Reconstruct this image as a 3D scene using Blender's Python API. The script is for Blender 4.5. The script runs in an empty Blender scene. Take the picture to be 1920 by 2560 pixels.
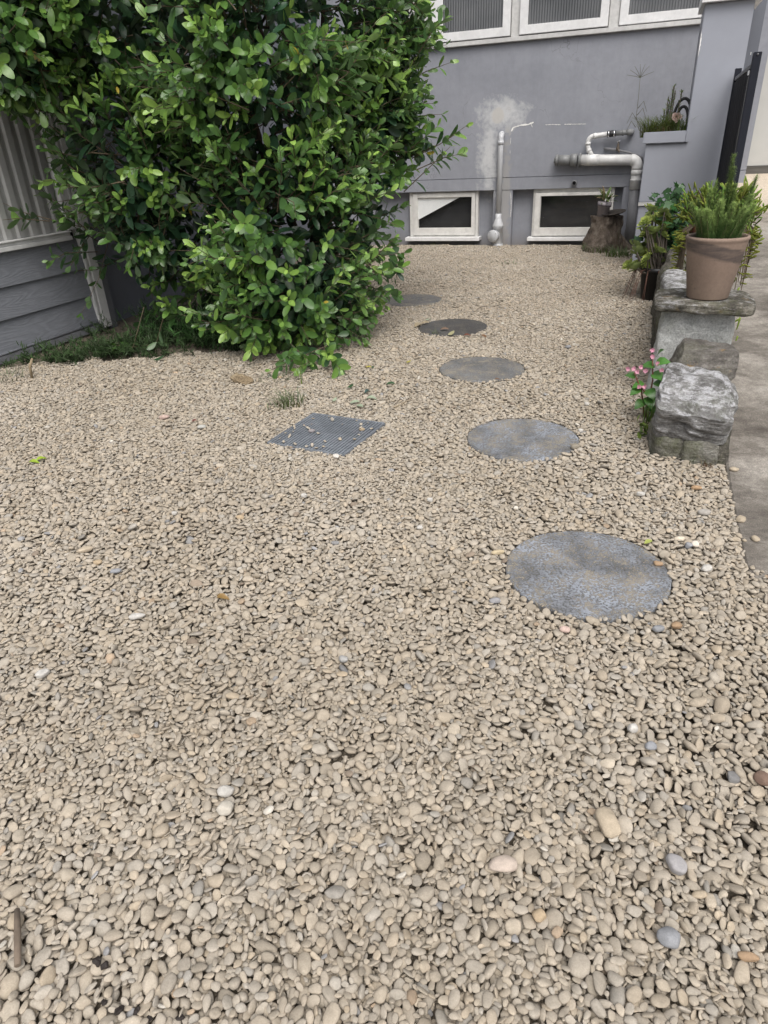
import bpy, bmesh, math, random
import numpy as np
from mathutils import Vector, Matrix, Euler, noise as mnoise

random.seed(7)
rng = np.random.default_rng(7)
PI = math.pi
scene = bpy.context.scene
COL = scene.collection

# ------------------------------------------------------------------ camera
CAM_H = 1.12
CAM_R = Vector((0.942, 0.332, -0.044))
CAM_W = Vector((-0.312, 0.821, -0.479)).normalized()
CAM_R = (CAM_R - CAM_W * CAM_R.dot(CAM_W)).normalized()
CAM_U = CAM_R.cross(CAM_W).normalized()
cam_data = bpy.data.cameras.new('camera')
cam = bpy.data.objects.new('camera', cam_data)
COL.objects.link(cam)
m = Matrix.Identity(4)
for i in range(3):
    m[i][0] = CAM_R[i]; m[i][1] = CAM_U[i]; m[i][2] = -CAM_W[i]
m[2][3] = CAM_H
cam.matrix_world = m
cam_data.sensor_fit = 'VERTICAL'
cam_data.sensor_height = 36.0
cam_data.sensor_width = 27.0
cam_data.lens = 1690.4 / 2560 * 36.0
cam_data.clip_start = 0.05
cam_data.clip_end = 500
scene.camera = cam

# ------------------------------------------------------------------ light: bright overcast
SUN_EL, SUN_AZ = 58, 152      # degrees; azimuth clockwise from +Y
world = bpy.data.worlds.new('World'); scene.world = world
world.use_nodes = True
wn = world.node_tree.nodes; wl = world.node_tree.links
bg = wn['Background']
sky = wn.new('ShaderNodeTexSky'); sky.sky_type = 'NISHITA'
sky.sun_disc = False
sky.sun_elevation = math.radians(SUN_EL)
sky.sun_rotation = math.radians(SUN_AZ)
sky.air_density = 0.7; sky.dust_density = 5.0; sky.ozone_density = 0.6
hsv = wn.new('ShaderNodeHueSaturation'); hsv.inputs['Saturation'].default_value = 0.35
wl.new(sky.outputs[0], hsv.inputs['Color']); wl.new(hsv.outputs[0], bg.inputs['Color'])
bg.inputs['Strength'].default_value = 0.15
sd = bpy.data.lights.new('sun', 'SUN'); sd.energy = 1.0; sd.angle = math.radians(50); sd.color = (1, 0.965, 0.91)
so = bpy.data.objects.new('sun', sd); COL.objects.link(so)
el, az = math.radians(SUN_EL), math.radians(SUN_AZ)
sdir = Vector((math.sin(az) * math.cos(el), math.cos(az) * math.cos(el), math.sin(el)))
so.rotation_euler = sdir.to_track_quat('Z', 'Y').to_euler()
so.location = sdir * 20
scene.view_settings.view_transform = 'Standard'
scene.view_settings.look = 'None'
scene.view_settings.exposure = 0.52
scene.view_settings.gamma = 1.0
scene.render.engine = 'CYCLES'
scene.cycles.max_bounces = 8
scene.cycles.diffuse_bounces = 4
scene.cycles.glossy_bounces = 3
scene.cycles.transparent_max_bounces = 12

# ------------------------------------------------------------------ material helpers
def NT(name):
    mt = bpy.data.materials.new(name); mt.use_nodes = True
    nt = mt.node_tree
    return mt, nt, nt.nodes['Principled BSDF']

def N(nt, typ, **kw):
    n = nt.nodes.new(typ)
    for k, v in kw.items():
        if k.startswith('_'): setattr(n, k[1:], v)
        else: n.inputs[k].default_value = v
    return n

def coords(nt, which='Object', scale=(1, 1, 1)):
    tc = nt.nodes.new('ShaderNodeTexCoord')
    mp = nt.nodes.new('ShaderNodeMapping'); mp.inputs['Scale'].default_value = scale
    nt.links.new(tc.outputs[which], mp.inputs['Vector'])
    return mp.outputs[0]

def noise(nt, vec, scale, detail=4, rough=0.55, dist=0.0):
    n = N(nt, 'ShaderNodeTexNoise', Scale=scale, Detail=detail, Roughness=rough, Distortion=dist)
    nt.links.new(vec, n.inputs['Vector'])
    return n.outputs['Fac']

def ramp(nt, fac, stops):
    r = nt.nodes.new('ShaderNodeValToRGB')
    e = r.color_ramp.elements
    while len(e) < len(stops): e.new(0.5)
    for q, (p, c) in zip(e, stops):
        q.position = p
        q.color = (*c, 1) if not isinstance(c, (int, float)) else (c, c, c, 1)
    nt.links.new(fac, r.inputs[0])
    return r.outputs[0]

def mixc(nt, fac, a, b, blend='MIX'):
    x = nt.nodes.new('ShaderNodeMix'); x.data_type = 'RGBA'; x.blend_type = blend
    for s, v in ((x.inputs[0], fac), (x.inputs[6], a), (x.inputs[7], b)):
        if hasattr(v, 'node'): nt.links.new(v, s)
        else: s.default_value = v if isinstance(v, (int, float)) else (*v, 1)
    return x.outputs[2]

def math_(nt, op, a, b=None, c=None, clamp=False):
    x = nt.nodes.new('ShaderNodeMath'); x.operation = op; x.use_clamp = clamp
    for i, v in enumerate((a, b, c)):
        if v is None: continue
        if hasattr(v, 'node'): nt.links.new(v, x.inputs[i])
        else: x.inputs[i].default_value = v
    return x.outputs[0]

def bump(nt, bsdf, h, strength=0.3, dist=0.01):
    b = N(nt, 'ShaderNodeBump', Strength=strength, Distance=dist)
    nt.links.new(h, b.inputs['Height']); nt.links.new(b.outputs[0], bsdf.inputs['Normal'])
    return b

MATS = {}
def simple(name, col, rough=0.6, metal=0.0, var=0.15, scale=30, bumpk=0.0, spec=0.5, obj_scale=(1, 1, 1)):
    """a paint-like material with fine blotches and optional relief"""
    if name in MATS: return MATS[name]
    mt, nt, b = NT(name)
    v = coords(nt, 'Object', obj_scale)
    n1 = noise(nt, v, scale, 5, 0.6); n2 = noise(nt, v, scale * 0.17, 3, 0.5)
    f = math_(nt, 'MULTIPLY', n1, n2)
    lo = tuple(c * (1 - var) for c in col); hi = tuple(min(1, c * (1 + var)) for c in col)
    nt.links.new(ramp(nt, f, [(0.12, lo), (0.42, hi)]), b.inputs['Base Color'])
    b.inputs['Roughness'].default_value = rough; b.inputs['Metallic'].default_value = metal
    b.inputs['Specular IOR Level'].default_value = spec
    if bumpk: bump(nt, b, n1, bumpk, 0.004)
    MATS[name] = mt
    return mt

def leaf_mat(name, source='attr', rough=0.31, trans=0.30, spec=0.5, vein=True):
    mt, nt, b = NT(name)
    if source == 'attr':
        a = nt.nodes.new('ShaderNodeAttribute'); a.attribute_name = 'tint'; c = a.outputs['Color']
    else:
        a = nt.nodes.new('ShaderNodeObjectInfo'); c = a.outputs['Color']
    n = noise(nt, coords(nt, 'Object'), 60, 3)
    c2 = mixc(nt, 1.0, c, ramp(nt, n, [(0.25, 0.78), (0.75, 1.2)]), 'MULTIPLY')
    geo = nt.nodes.new('ShaderNodeNewGeometry')
    pale = mixc(nt, 0.45, c2, (0.16, 0.22, 0.13))
    c3 = mixc(nt, geo.outputs['Backfacing'], c2, pale)
    nt.links.new(c3, b.inputs['Base Color'])
    b.inputs['Roughness'].default_value = rough
    b.inputs['Specular IOR Level'].default_value = spec
    tr = nt.nodes.new('ShaderNodeBsdfTranslucent'); nt.links.new(c3, tr.inputs['Color'])
    mx = nt.nodes.new('ShaderNodeMixShader'); mx.inputs[0].default_value = trans
    out = nt.nodes['Material Output']
    nt.links.new(b.outputs[0], mx.inputs[1]); nt.links.new(tr.outputs[0], mx.inputs[2])
    nt.links.new(mx.outputs[0], out.inputs['Surface'])
    return mt

# ------------------------------------------------------------------ mesh helpers
def tag(o, label=None, cat=None, group=None, kind=None):
    if label: o['label'] = label
    if cat: o['category'] = cat
    if group: o['group'] = group
    if kind: o['kind'] = kind
    return o

def thing(name, label, cat, loc=(0, 0, 0), rotz=0, group=None):
    o = bpy.data.objects.new(name, None); COL.objects.link(o)
    o.location = loc; o.rotation_euler = (0, 0, rotz); o.empty_display_size = 0.1
    return tag(o, label, cat, group)

def link(name, me, mat=None, parent=None, loc=None, rot=None, scale=None):
    o = bpy.data.objects.new(name, me); COL.objects.link(o)
    if mat is not None and len(me.materials) == 0: me.materials.append(mat)
    if parent is not None: o.parent = parent
    if loc is not None: o.location = loc
    if rot is not None: o.rotation_euler = rot
    if scale is not None: o.scale = scale
    return o

def arr_mesh(name, verts, faces, smooth=True, tint=None):
    """verts (n,3), faces (m,k) uniform k; tint per vertex (n,3)"""
    verts = np.asarray(verts, np.float32); faces = np.asarray(faces, np.int32)
    me = bpy.data.meshes.new(name)
    k = faces.shape[1]
    me.vertices.add(len(verts)); me.vertices.foreach_set('co', verts.ravel())
    me.loops.add(faces.size); me.loops.foreach_set('vertex_index', faces.ravel())
    me.polygons.add(len(faces))
    me.polygons.foreach_set('loop_start', np.arange(0, faces.size, k, dtype=np.int32))
    me.polygons.foreach_set('loop_total', np.full(len(faces), k, np.int32))
    if smooth: me.polygons.foreach_set('use_smooth', np.ones(len(faces), bool))
    if tint is not None:
        a = me.attributes.new('tint', 'FLOAT_COLOR', 'POINT')
        c = np.ones((len(verts), 4), np.float32); c[:, :3] = tint
        a.data.foreach_set('color', c.ravel())
    me.update(calc_edges=True)
    me.validate()
    return me

class MB:
    """collects boxes, tubes, lathes and polygons into one mesh"""
    def __init__(s): s.v = []; s.f = []; s.sm = []
    def add(s, vs, fs, smooth=False):
        o = len(s.v); s.v += [tuple(p) for p in vs]
        for f in fs: s.f.append([i + o for i in f]); s.sm.append(smooth)
        return s
    def box(s, x0, x1, y0, y1, z0, z1):
        vs = [(x, y, z) for x in (x0, x1) for y in (y0, y1) for z in (z0, z1)]
        return s.add(vs, [(0, 1, 3, 2), (4, 6, 7, 5), (0, 4, 5, 1), (2, 3, 7, 6), (0, 2, 6, 4), (1, 5, 7, 3)])
    def tube(s, pts, rad, n=12, cap=True):
        pts = [Vector(p) for p in pts]
        if not hasattr(rad, '__len__'): rad = [rad] * len(pts)
        o = []; up = None
        for i, p in enumerate(pts):
            t = (pts[min(i + 1, len(pts) - 1)] - pts[max(i - 1, 0)]).normalized()
            if up is None:
                up = Vector((0, 0, 1)) if abs(t.z) < 0.9 else Vector((0, 1, 0))
            a = t.cross(up)
            if a.length < 1e-5: a = t.orthogonal()
            a.normalize(); b = a.cross(t).normalized(); up = b
            for k in range(n):
                an = 2 * PI * k / n
                o.append(p + (a * math.cos(an) + b * math.sin(an)) * rad[i])
        fs = []
        for i in range(len(pts) - 1):
            for k in range(n):
                k2 = (k + 1) % n
                fs.append((i * n + k, i * n + k2, (i + 1) * n + k2, (i + 1) * n + k))
        s.add(o, fs, True)
        if cap:
            base = len(s.v) - len(o)
            s.f.append([base + k for k in range(n)][::1]); s.sm.append(False)
            s.f.append([base + (len(pts) - 1) * n + k for k in range(n)][::-1]); s.sm.append(False)
        return s
    def lathe(s, prof, n=32, c=(0, 0, 0), axis='Z', wob=0.0):
        o = []
        for (r, z) in prof:
            for k in range(n):
                an = 2 * PI * k / n
                rr = r * (1 + wob * math.sin(an * 2 + z * 9))
                x, y = rr * math.cos(an), rr * math.sin(an)
                p = (x, y, z) if axis == 'Z' else ((x, -z, y) if axis == 'Y' else (z, x, y))
                o.append((p[0] + c[0], p[1] + c[1], p[2] + c[2]))
        fs = []
        for i in range(len(prof) - 1):
            for k in range(n):
                k2 = (k + 1) % n
                fs.append((i * n + k, i * n + k2, (i + 1) * n + k2, (i + 1) * n + k))
        s.add(o, fs, True)
        return s
    def mesh(s, name, bevel=0.0, seg=2, subdiv=0):
        me = bpy.data.meshes.new(name)
        me.from_pydata(s.v, [], s.f)
        me.polygons.foreach_set('use_smooth', s.sm)
        bm = bmesh.new(); bm.from_mesh(me)
        bmesh.ops.remove_doubles(bm, verts=bm.verts, dist=1e-5)
        bmesh.ops.recalc_face_normals(bm, faces=bm.faces)
        if bevel:
            ed = [e for e in bm.edges if len(e.link_faces) == 2 and e.calc_face_angle(0) > 0.5]
            bmesh.ops.bevel(bm, geom=ed, offset=bevel, segments=seg, affect='EDGES', clamp_overlap=True)
        bm.to_mesh(me); bm.free(); me.update()
        return me
    def build(s, name, mat, parent=None, bevel=0.0, loc=None, rot=None):
        return link(name, s.mesh(name, bevel), mat, parent, loc, rot)

def box(name, mat, parent, x0, x1, y0, y1, z0, z1, bevel=0.003):
    return MB().box(x0, x1, y0, y1, z0, z1).build(name, mat, parent, bevel)

def arc(c, r, a0, a1, n, plane='XZ'):
    o = []
    for i in range(n + 1):
        a = a0 + (a1 - a0) * i / n
        u, v = r * math.cos(a), r * math.sin(a)
        o.append((c[0] + u, c[1], c[2] + v) if plane == 'XZ' else (c[0] + u, c[1] + v, c[2]))
    return o

def rock_mesh(name, size, seed, n=26, p=5.0, amp=0.06, freq=3.0, strata=0.0, taper=(1, 1), lean=(0, 0), chips=0.0, cuts=0):
    """rounded, weathered block: superquadric cube with fractal relief and bedding ridges"""
    bm = bmesh.new(); bmesh.ops.create_cube(bm, size=2)
    bmesh.ops.subdivide_edges(bm, edges=bm.edges, cuts=n, use_grid_fill=True)
    off = Vector((seed * 3.17, seed * 1.31, seed * 7.7))
    sx, sy, sz = (q / 2 for q in size)
    cr = random.Random(seed * 13 + 5)
    planes = [(Vector((cr.gauss(0, 1), cr.gauss(0, 1), cr.gauss(0, 0.8))).normalized(), cr.uniform(0.84, 1.06)) for _ in range(cuts)]
    for v in bm.verts:
        c = v.co
        L = (abs(c.x) ** p + abs(c.y) ** p + abs(c.z) ** p) ** (1 / p)
        q = c / L
        for (pn, pd) in planes:
            e = q.dot(pn) - pd
            if e > 0: q = q - pn * e * 0.92
        t = (q.z + 1) / 2
        k = taper[0] * (1 - t) + taper[1] * t
        w = Vector((q.x * sx * k + lean[0] * q.z * sz, q.y * sy * k + lean[1] * q.z * sz, q.z * sz))
        nn = Vector((q.x / sx, q.y / sy, q.z / sz)).normalized()
        s = freq / max(size)
        d = mnoise.fractal(w * s + off, 0.9, 2.1, 5) * amp
        d += (mnoise.noise(w * s * 0.5 + off * 2)) * amp * 1.3
        if strata:
            zz = w.z + 0.35 * size[2] * mnoise.noise(w * s * 0.6 + off)
            d += strata * (mnoise.noise(Vector((w.x * 2, w.y * 2, zz * 46)) + off) - 0.25 * abs(mnoise.noise(Vector((w.x * 5, w.y * 5, zz * 90)) + off)))
        if chips:
            d -= chips * max(0.0, mnoise.noise(w * s * 1.3 + off * 3) - 0.22)
        v.co = w + nn * d * max(size)
    for f in bm.faces: f.smooth = True
    me = bpy.data.meshes.new(name); bm.to_mesh(me); bm.free()
    return me

def drive_z(y):
    t = max(0.0, y - 2.3)
    return -0.004 + 0.097 * t * min(1, t / 0.8 * 0.6 + 0.4)

# ================================================================== SETTING: ground, driveway
def ground_material():
    mt, nt, b = NT('soil')
    v = coords(nt, 'Object')
    n1 = noise(nt, v, 3, 6); n2 = noise(nt, v, 60, 4, 0.7)
    c = ramp(nt, math_(nt, 'MULTIPLY', n1, n2), [(0.1, (0.065, 0.052, 0.038)), (0.5, (0.21, 0.175, 0.13))])
    nt.links.new(c, b.inputs['Base Color']); b.inputs['Roughness'].default_value = 0.95
    bump(nt, b, n2, 0.8, 0.01)
    return mt
GROUND_Z = -0.024
g = MB().add([(-60, -60, GROUND_Z), (60, -60, GROUND_Z), (60, 60, GROUND_Z), (-60, 60, GROUND_Z)], [(0, 1, 2, 3)]).build('ground', ground_material())
tag(g, kind='structure')

def drive_material():
    mt, nt, b = NT('driveway_concrete')
    v = coords(nt, 'Object')
    vs = coords(nt, 'Object', (1.0, 1.5, 1.0))
    n1 = noise(nt, v, 1.7, 6, 0.62); n2 = noise(nt, vs, 5.0, 6, 0.7, 0.4); n3 = noise(nt, v, 260, 3, 0.8); n4 = noise(nt, v, 38, 4, 0.7)
    f = math_(nt, 'ADD', math_(nt, 'MULTIPLY', n1, 0.55), math_(nt, 'MULTIPLY', n2, 0.45))
    c = ramp(nt, f, [(0.36, (0.070, 0.060, 0.050)), (0.47, (0.150, 0.134, 0.114)), (0.56, (0.27, 0.247, 0.215)), (0.72, (0.38, 0.355, 0.315))])
    sx = nt.nodes.new('ShaderNodeSeparateXYZ'); nt.links.new(v, sx.inputs[0])
    far = math_(nt, 'MULTIPLY_ADD', math_(nt, 'ADD', sx.outputs[1], math_(nt, 'MULTIPLY', n1, 1.2)), 1.1, -8.0, clamp=True)
    c = mixc(nt, far, c, (0.50, 0.43, 0.34))
    c = mixc(nt, 1.0, c, ramp(nt, n3, [(0.3, 0.45), (0.5, 1.0), (0.7, 1.6)]), 'MULTIPLY')
    c = mixc(nt, 1.0, c, ramp(nt, n4, [(0.3, 0.78), (0.7, 1.2)]), 'MULTIPLY')
    nt.links.new(c, b.inputs['Base Color']); b.inputs['Roughness'].default_value = 0.9
    bump(nt, b, n3, 0.5, 0.004)
    return mt
ys = np.linspace(1.80, 12.0, 60); vs = []; fs = []
for i, y in enumerate(ys):
    xl = 0.405 + 0.012 * math.sin(y * 2.1)
    z = drive_z(y)
    for x, zz in ((xl + 0.01, -0.2), (xl, z - 0.008), (xl + 0.008, z), (1.2, z), (2.4, z), (5.0, z)):
        vs.append((x, y, zz))
    if i:
        for k in range(5):
            a = (i - 1) * 6 + k; fs.append((a, a + 1, a + 7, a + 6))
fs.append((0, 5, 4, 3, 2, 1))
d = MB().add(vs, fs).build('driveway', drive_material()); tag(d, kind='structure')

# ================================================================== HOUSE
def wall_material():
    mt, nt, b = NT('grey_wall_paint')
    v = coords(nt, 'Object')
    sx = nt.nodes.new('ShaderNodeSeparateXYZ'); nt.links.new(v, sx.inputs[0])
    X, Z = sx.outputs[0], sx.outputs[2]
    n1 = noise(nt, v, 2.2, 5); n2 = noise(nt, v, 14, 6, 0.65); n3 = noise(nt, v, 120, 3)
    n4 = noise(nt, v, 7, 5, 0.7)
    base = ramp(nt, n1, [(0.3, (0.240, 0.250, 0.280)), (0.7, (0.285, 0.295, 0.327))])
    base = mixc(nt, 1.0, base, ramp(nt, n2, [(0.3, 0.93), (0.7, 1.06)]), 'MULTIPLY')
    # unpainted filler patch round the old pipe hole
    def ell(cx, cz, rx, rz):
        a = math_(nt, 'DIVIDE', math_(nt, 'SUBTRACT', X, cx), rx); c = math_(nt, 'DIVIDE', math_(nt, 'SUBTRACT', Z, cz), rz)
        return math_(nt, 'SQRT', math_(nt, 'ADD', math_(nt, 'MULTIPLY', a, a), math_(nt, 'MULTIPLY', c, c)))
    w = math_(nt, 'MULTIPLY', math_(nt, 'SUBTRACT', n2, 0.5), 1.5)
    w2 = math_(nt, 'ADD', w, math_(nt, 'MULTIPLY', math_(nt, 'SUBTRACT', n4, 0.5), 1.3))
    d1 = math_(nt, 'ADD', ell(-1.61, 1.34, 0.32, 0.20), w2)
    d2 = math_(nt, 'ADD', ell(-1.755, 0.93, 0.145, 0.46), w2)
    dm = math_(nt, 'MINIMUM', d1, d2)
    patch = ramp(nt, dm, [(0.25, 0.85), (1.25, 0.0)])
    pc = ramp(nt, n4, [(0.3, (0.50, 0.51, 0.515)), (0.7, (0.64, 0.645, 0.64))])
    base = mixc(nt, patch, base, pc)
    dring = math_(nt, 'ADD', ell(-1.665, 1.325, 0.075, 0.085), math_(nt, 'MULTIPLY', w, 0.35))
    base = mixc(nt, ramp(nt, dring, [(0.80, 0.6), (1.1, 0.0)]), base, (0.50, 0.475, 0.43))
    # bare strip beside the pipe and splash stains
    d3 = math_(nt, 'ADD', ell(-1.56, 0.33, 0.075, 0.95), w2)
    base = mixc(nt, ramp(nt, d3, [(0.55, 0.55), (1.0, 0.0)]), base, (0.36, 0.345, 0.32))
    zz = math_(nt, 'MULTIPLY_ADD', Z, -5.0, math_(nt, 'ADD', n4, 0.25), clamp=True)
    base = mixc(nt, math_(nt, 'MULTIPLY', zz, 0.5), base, (0.17, 0.14, 0.11))
    streak = noise(nt, coords(nt, 'Object', (9, 1, 0.6)), 2.2, 6, 0.7)
    base = mixc(nt, 1.0, base, ramp(nt, streak, [(0.36, 0.965), (0.5, 1.0), (0.66, 1.015)]), 'MULTIPLY')
    vo = N(nt, 'ShaderNodeTexVoronoi', Scale=1.3); vo.feature = 'DISTANCE_TO_EDGE'
    wv = nt.nodes.new('ShaderNodeVectorMath'); wv.operation = 'ADD'
    nz = N(nt, 'ShaderNodeTexNoise', Scale=5.0, Detail=6.0); nt.links.new(v, nz.inputs['Vector'])
    sc_v = nt.nodes.new('ShaderNodeVectorMath'); sc_v.operation = 'SCALE'; sc_v.inputs['Scale'].default_value = 0.35; nt.links.new(nz.outputs['Color'], sc_v.inputs[0])
    nt.links.new(v, wv.inputs[0]); nt.links.new(sc_v.outputs[0], wv.inputs[1]); nt.links.new(wv.outputs[0], vo.inputs['Vector'])
    crack = math_(nt, 'MULTIPLY', ramp(nt, vo.outputs['Distance'], [(0.0, 1.0), (0.004, 0.0)]), ramp(nt, n1, [(0.5, 0.0), (0.62, 0.55)]))
    base = mixc(nt, crack, base, (0.10, 0.10, 0.105))
    nt.links.new(base, b.inputs['Base Color'])
    b.inputs['Roughness'].default_value = 0.62; b.inputs['Specular IOR Level'].default_value = 0.35
    hh = math_(nt, 'ADD', math_(nt, 'MULTIPLY', n3, 0.25), math_(nt, 'ADD', n2, math_(nt, 'MULTIPLY', patch, 0.6)))
    bump(nt, b, hh, 0.22, 0.008)
    return mt
M_WALL = wall_material()
M_WHITE = simple('white_window_paint', (0.74, 0.74, 0.735), 0.5, var=0.10, scale=25, bumpk=0.08)
M_SASH = simple('worn_white_paint', (0.66, 0.65, 0.62), 0.55, var=0.16, scale=18, bumpk=0.12)
M_SILL = simple('off_white_sill_paint', (0.56, 0.555, 0.54), 0.55, var=0.16, scale=22, bumpk=0.1)
M_DARK = simple('painted_dark', (0.02, 0.02, 0.022), 0.9, var=0.3, scale=4)  # near-black colour standing in for unlit depth

def reeded_material():
    mt, nt, b = NT('reeded_glass')
    v = coords(nt, 'Object')
    n = noise(nt, v, 1.6, 3)
    nt.links.new(ramp(nt, n, [(0.35, (0.085, 0.09, 0.095)), (0.65, (0.145, 0.15, 0.155))]), b.inputs['Base Color'])
    b.inputs['Roughness'].default_value = 0.18; b.inputs['Specular IOR Level'].default_value = 0.6
    b.inputs['Coat Weight'].default_value = 0.3
    return mt
M_REED = reeded_material()

def glass_material(name='window_glass', dirt=0.05):
    mt, nt, b = NT(name)
    out = nt.nodes['Material Output']
    tr = nt.nodes.new('ShaderNodeBsdfTransparent'); tr.inputs[0].default_value = (0.95, 0.96, 0.955, 1)
    gl = nt.nodes.new('ShaderNodeBsdfGlossy'); gl.inputs['Roughness'].default_value = 0.03
    fr = nt.nodes.new('ShaderNodeFresnel'); gb = nt.nodes.new('ShaderNodeNewGeometry')
    nt.links.new(math_(nt, 'MULTIPLY_ADD', gb.outputs['Backfacing'], 1 / 1.5 - 1.5, 1.5), fr.inputs[0])
    m1 = nt.nodes.new('ShaderNodeMixShader')
    nt.links.new(fr.outputs[0], m1.inputs[0]); nt.links.new(tr.outputs[0], m1.inputs[1]); nt.links.new(gl.outputs[0], m1.inputs[2])
    df = nt.nodes.new('ShaderNodeBsdfDiffuse'); df.inputs[0].default_value = (0.45, 0.45, 0.44, 1)
    n = noise(nt, coords(nt, 'Object'), 9, 6, 0.75)
    sp = noise(nt, coords(nt, 'Object'), 75, 2, 0.5)
    k = math_(nt, 'ADD', math_(nt, 'MULTIPLY', ramp(nt, n, [(0.45, 0.0), (0.8, 1.0)]), dirt), math_(nt, 'MULTIPLY', ramp(nt, sp, [(0.74, 0.0), (0.76, 1.0)]), 0.6))
    m2 = nt.nodes.new('ShaderNodeMixShader'); nt.links.new(k, m2.inputs[0])
    nt.links.new(m1.outputs[0], m2.inputs[1]); nt.links.new(df.outputs[0], m2.inputs[2])
    nt.links.new(m2.outputs[0], out.inputs['Surface'])
    return mt
M_GLASS = glass_material()

WY = 8.5
house = thing('house', 'grey painted rendered house wall with white windows behind the gravel', 'house', (0, 0, 0))
# wall with openings, built from slabs that butt together
wb = MB()
wb.box(-6.2, 0.90, WY, WY + 0.3, 0.714, 1.982)          # main face
wb.box(-6.2, -2.95, WY + 0.001, WY + 0.3, 1.982, 3.6)   # left of the window band
wb.box(0.285, 0.90, WY + 0.001, WY + 0.3, 1.982, 3.6)
wb.build('wall', M_WALL, house, 0.003)
MB().box(-6.2, 0.90, WY - 0.006, WY + 0.3, 0.586, 0.7105).build('plinth_band', M_WALL, house, 0.003)
MB().box(-6.2, 0.90, WY + 0.115, WY + 0.3, -0.2, 0.586 - 0.001).build('lower_wall', M_WALL, house, 0.0)
MB().box(-1.690, -1.470, WY - 0.002, WY + 0.12, -0.2, 0.5855).build('pilaster', M_WALL, house, 0.004)
MB().box(-0.272, 0.30, WY - 0.002, WY + 0.12, -0.2, 0.5855).build('pilaster', M_WALL, house, 0.004)
MB().box(-3.75, -3.35, WY - 0.002, WY + 0.12, -0.2, 0.5855).build('pilaster', M_WALL, house, 0.004)

def ring(x0, x1, z0, z1, xa, xb, za, zb, y0, y1):
    """frame with a hole"""
    m_ = MB()
    m_.box(x0, xa, y0, y1, z0, z1); m_.box(xb, x1, y0, y1, z0, z1)
    m_.box(xa, xb, y0, y1, z0, za); m_.box(xa, xb, y0, y1, zb, z1)
    return m_

def bars(name, mat, par, x0, x1, z0, z1, xa, xb, za, zb, y0, y1, bv=0.003):
    """a sash as four joined members: stiles full height, rails between them"""
    MB().box(x0, xa, y0, y1, z0, z1).box(xb, x1, y0, y1, z0, z1).box(xa, xb, y0 + 0.002, y1, z0, za).box(xa, xb, y0 + 0.002, y1, zb, z1).build(name, mat, par, bv)

def reeded_pane(par, x0, x1, z0, z1, y):
    n = int((x1 - x0) / 0.026); vs = []; fs = []
    k = n * 6
    for i in range(k + 1):
        x = x0 + (x1 - x0) * i / k
        yy = y - 0.009 * abs(math.sin(PI * i / 6))
        vs += [(x, yy, z0), (x, yy, z1)]
        if i: fs.append((2 * i - 2, 2 * i, 2 * i + 1, 2 * i - 1))
    return MB().add(vs, fs, True).build('pane', M_REED, par)

def upper_window(x0, x1, gx0, gx1, off, lab, open_deg=0.0):
    w = link('window', ring(x0 - 0.001, x1 + 0.001, 2.024, 3.45, x0 + 0.004, x1 - 0.004, 2.03, 3.44, WY + 0.01, WY + 0.12).mesh('window', 0.002), M_SILL, house)
    w['label'] = lab
    bars('sash', M_WHITE, w, x0 + 0.006, x1 - 0.006, 2.033, 3.42, gx0, gx1, 2.112, 3.34, WY - 0.028 - off, WY + 0.015 - off)
    reeded_pane(w, gx0 - 0.004, gx1 + 0.004, 2.108, 3.345, WY - 0.006 - off)
    return w
upper_window(-2.42, -1.555, -2.275, -1.640, 0.012, 'reeded glass window next to the leafy bush')
upper_window(-1.470, -0.588, -1.380, -0.672, 0.016, 'middle reeded glass window')
upper_window(-0.494, 0.281, -0.408, 0.238, 0.0, 'dark reeded glass window beside the tall pillar')
MB().box(-1.554, -1.471, WY - 0.006, WY + 0.1, 2.022, 3.45).build('mullion', M_SILL, house, 0.003)
MB().box(-0.587, -0.495, WY - 0.006, WY + 0.1, 2.022, 3.45).build('mullion', M_SILL, house, 0.003)
MB().box(-2.95, -2.421, WY - 0.004, WY + 0.1, 2.022, 3.45).build('mullion', M_SILL, house, 0.003)
MB().box(-2.95, 0.284, WY - 0.045, WY + 0.12, 1.981, 2.0215).build('sill', M_SILL, house, 0.004)
MB().box(-2.95, 0.284, WY + 0.09, WY + 0.29, 2.0225, 3.5).build('room_shade_sheet', M_DARK, house)  # near-black box painted as the dim room behind the panes
MB().box(-6.2, 0.9, WY - 0.5, WY + 0.3, 3.6, 3.7).build('eave', M_WHITE, house)

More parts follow.
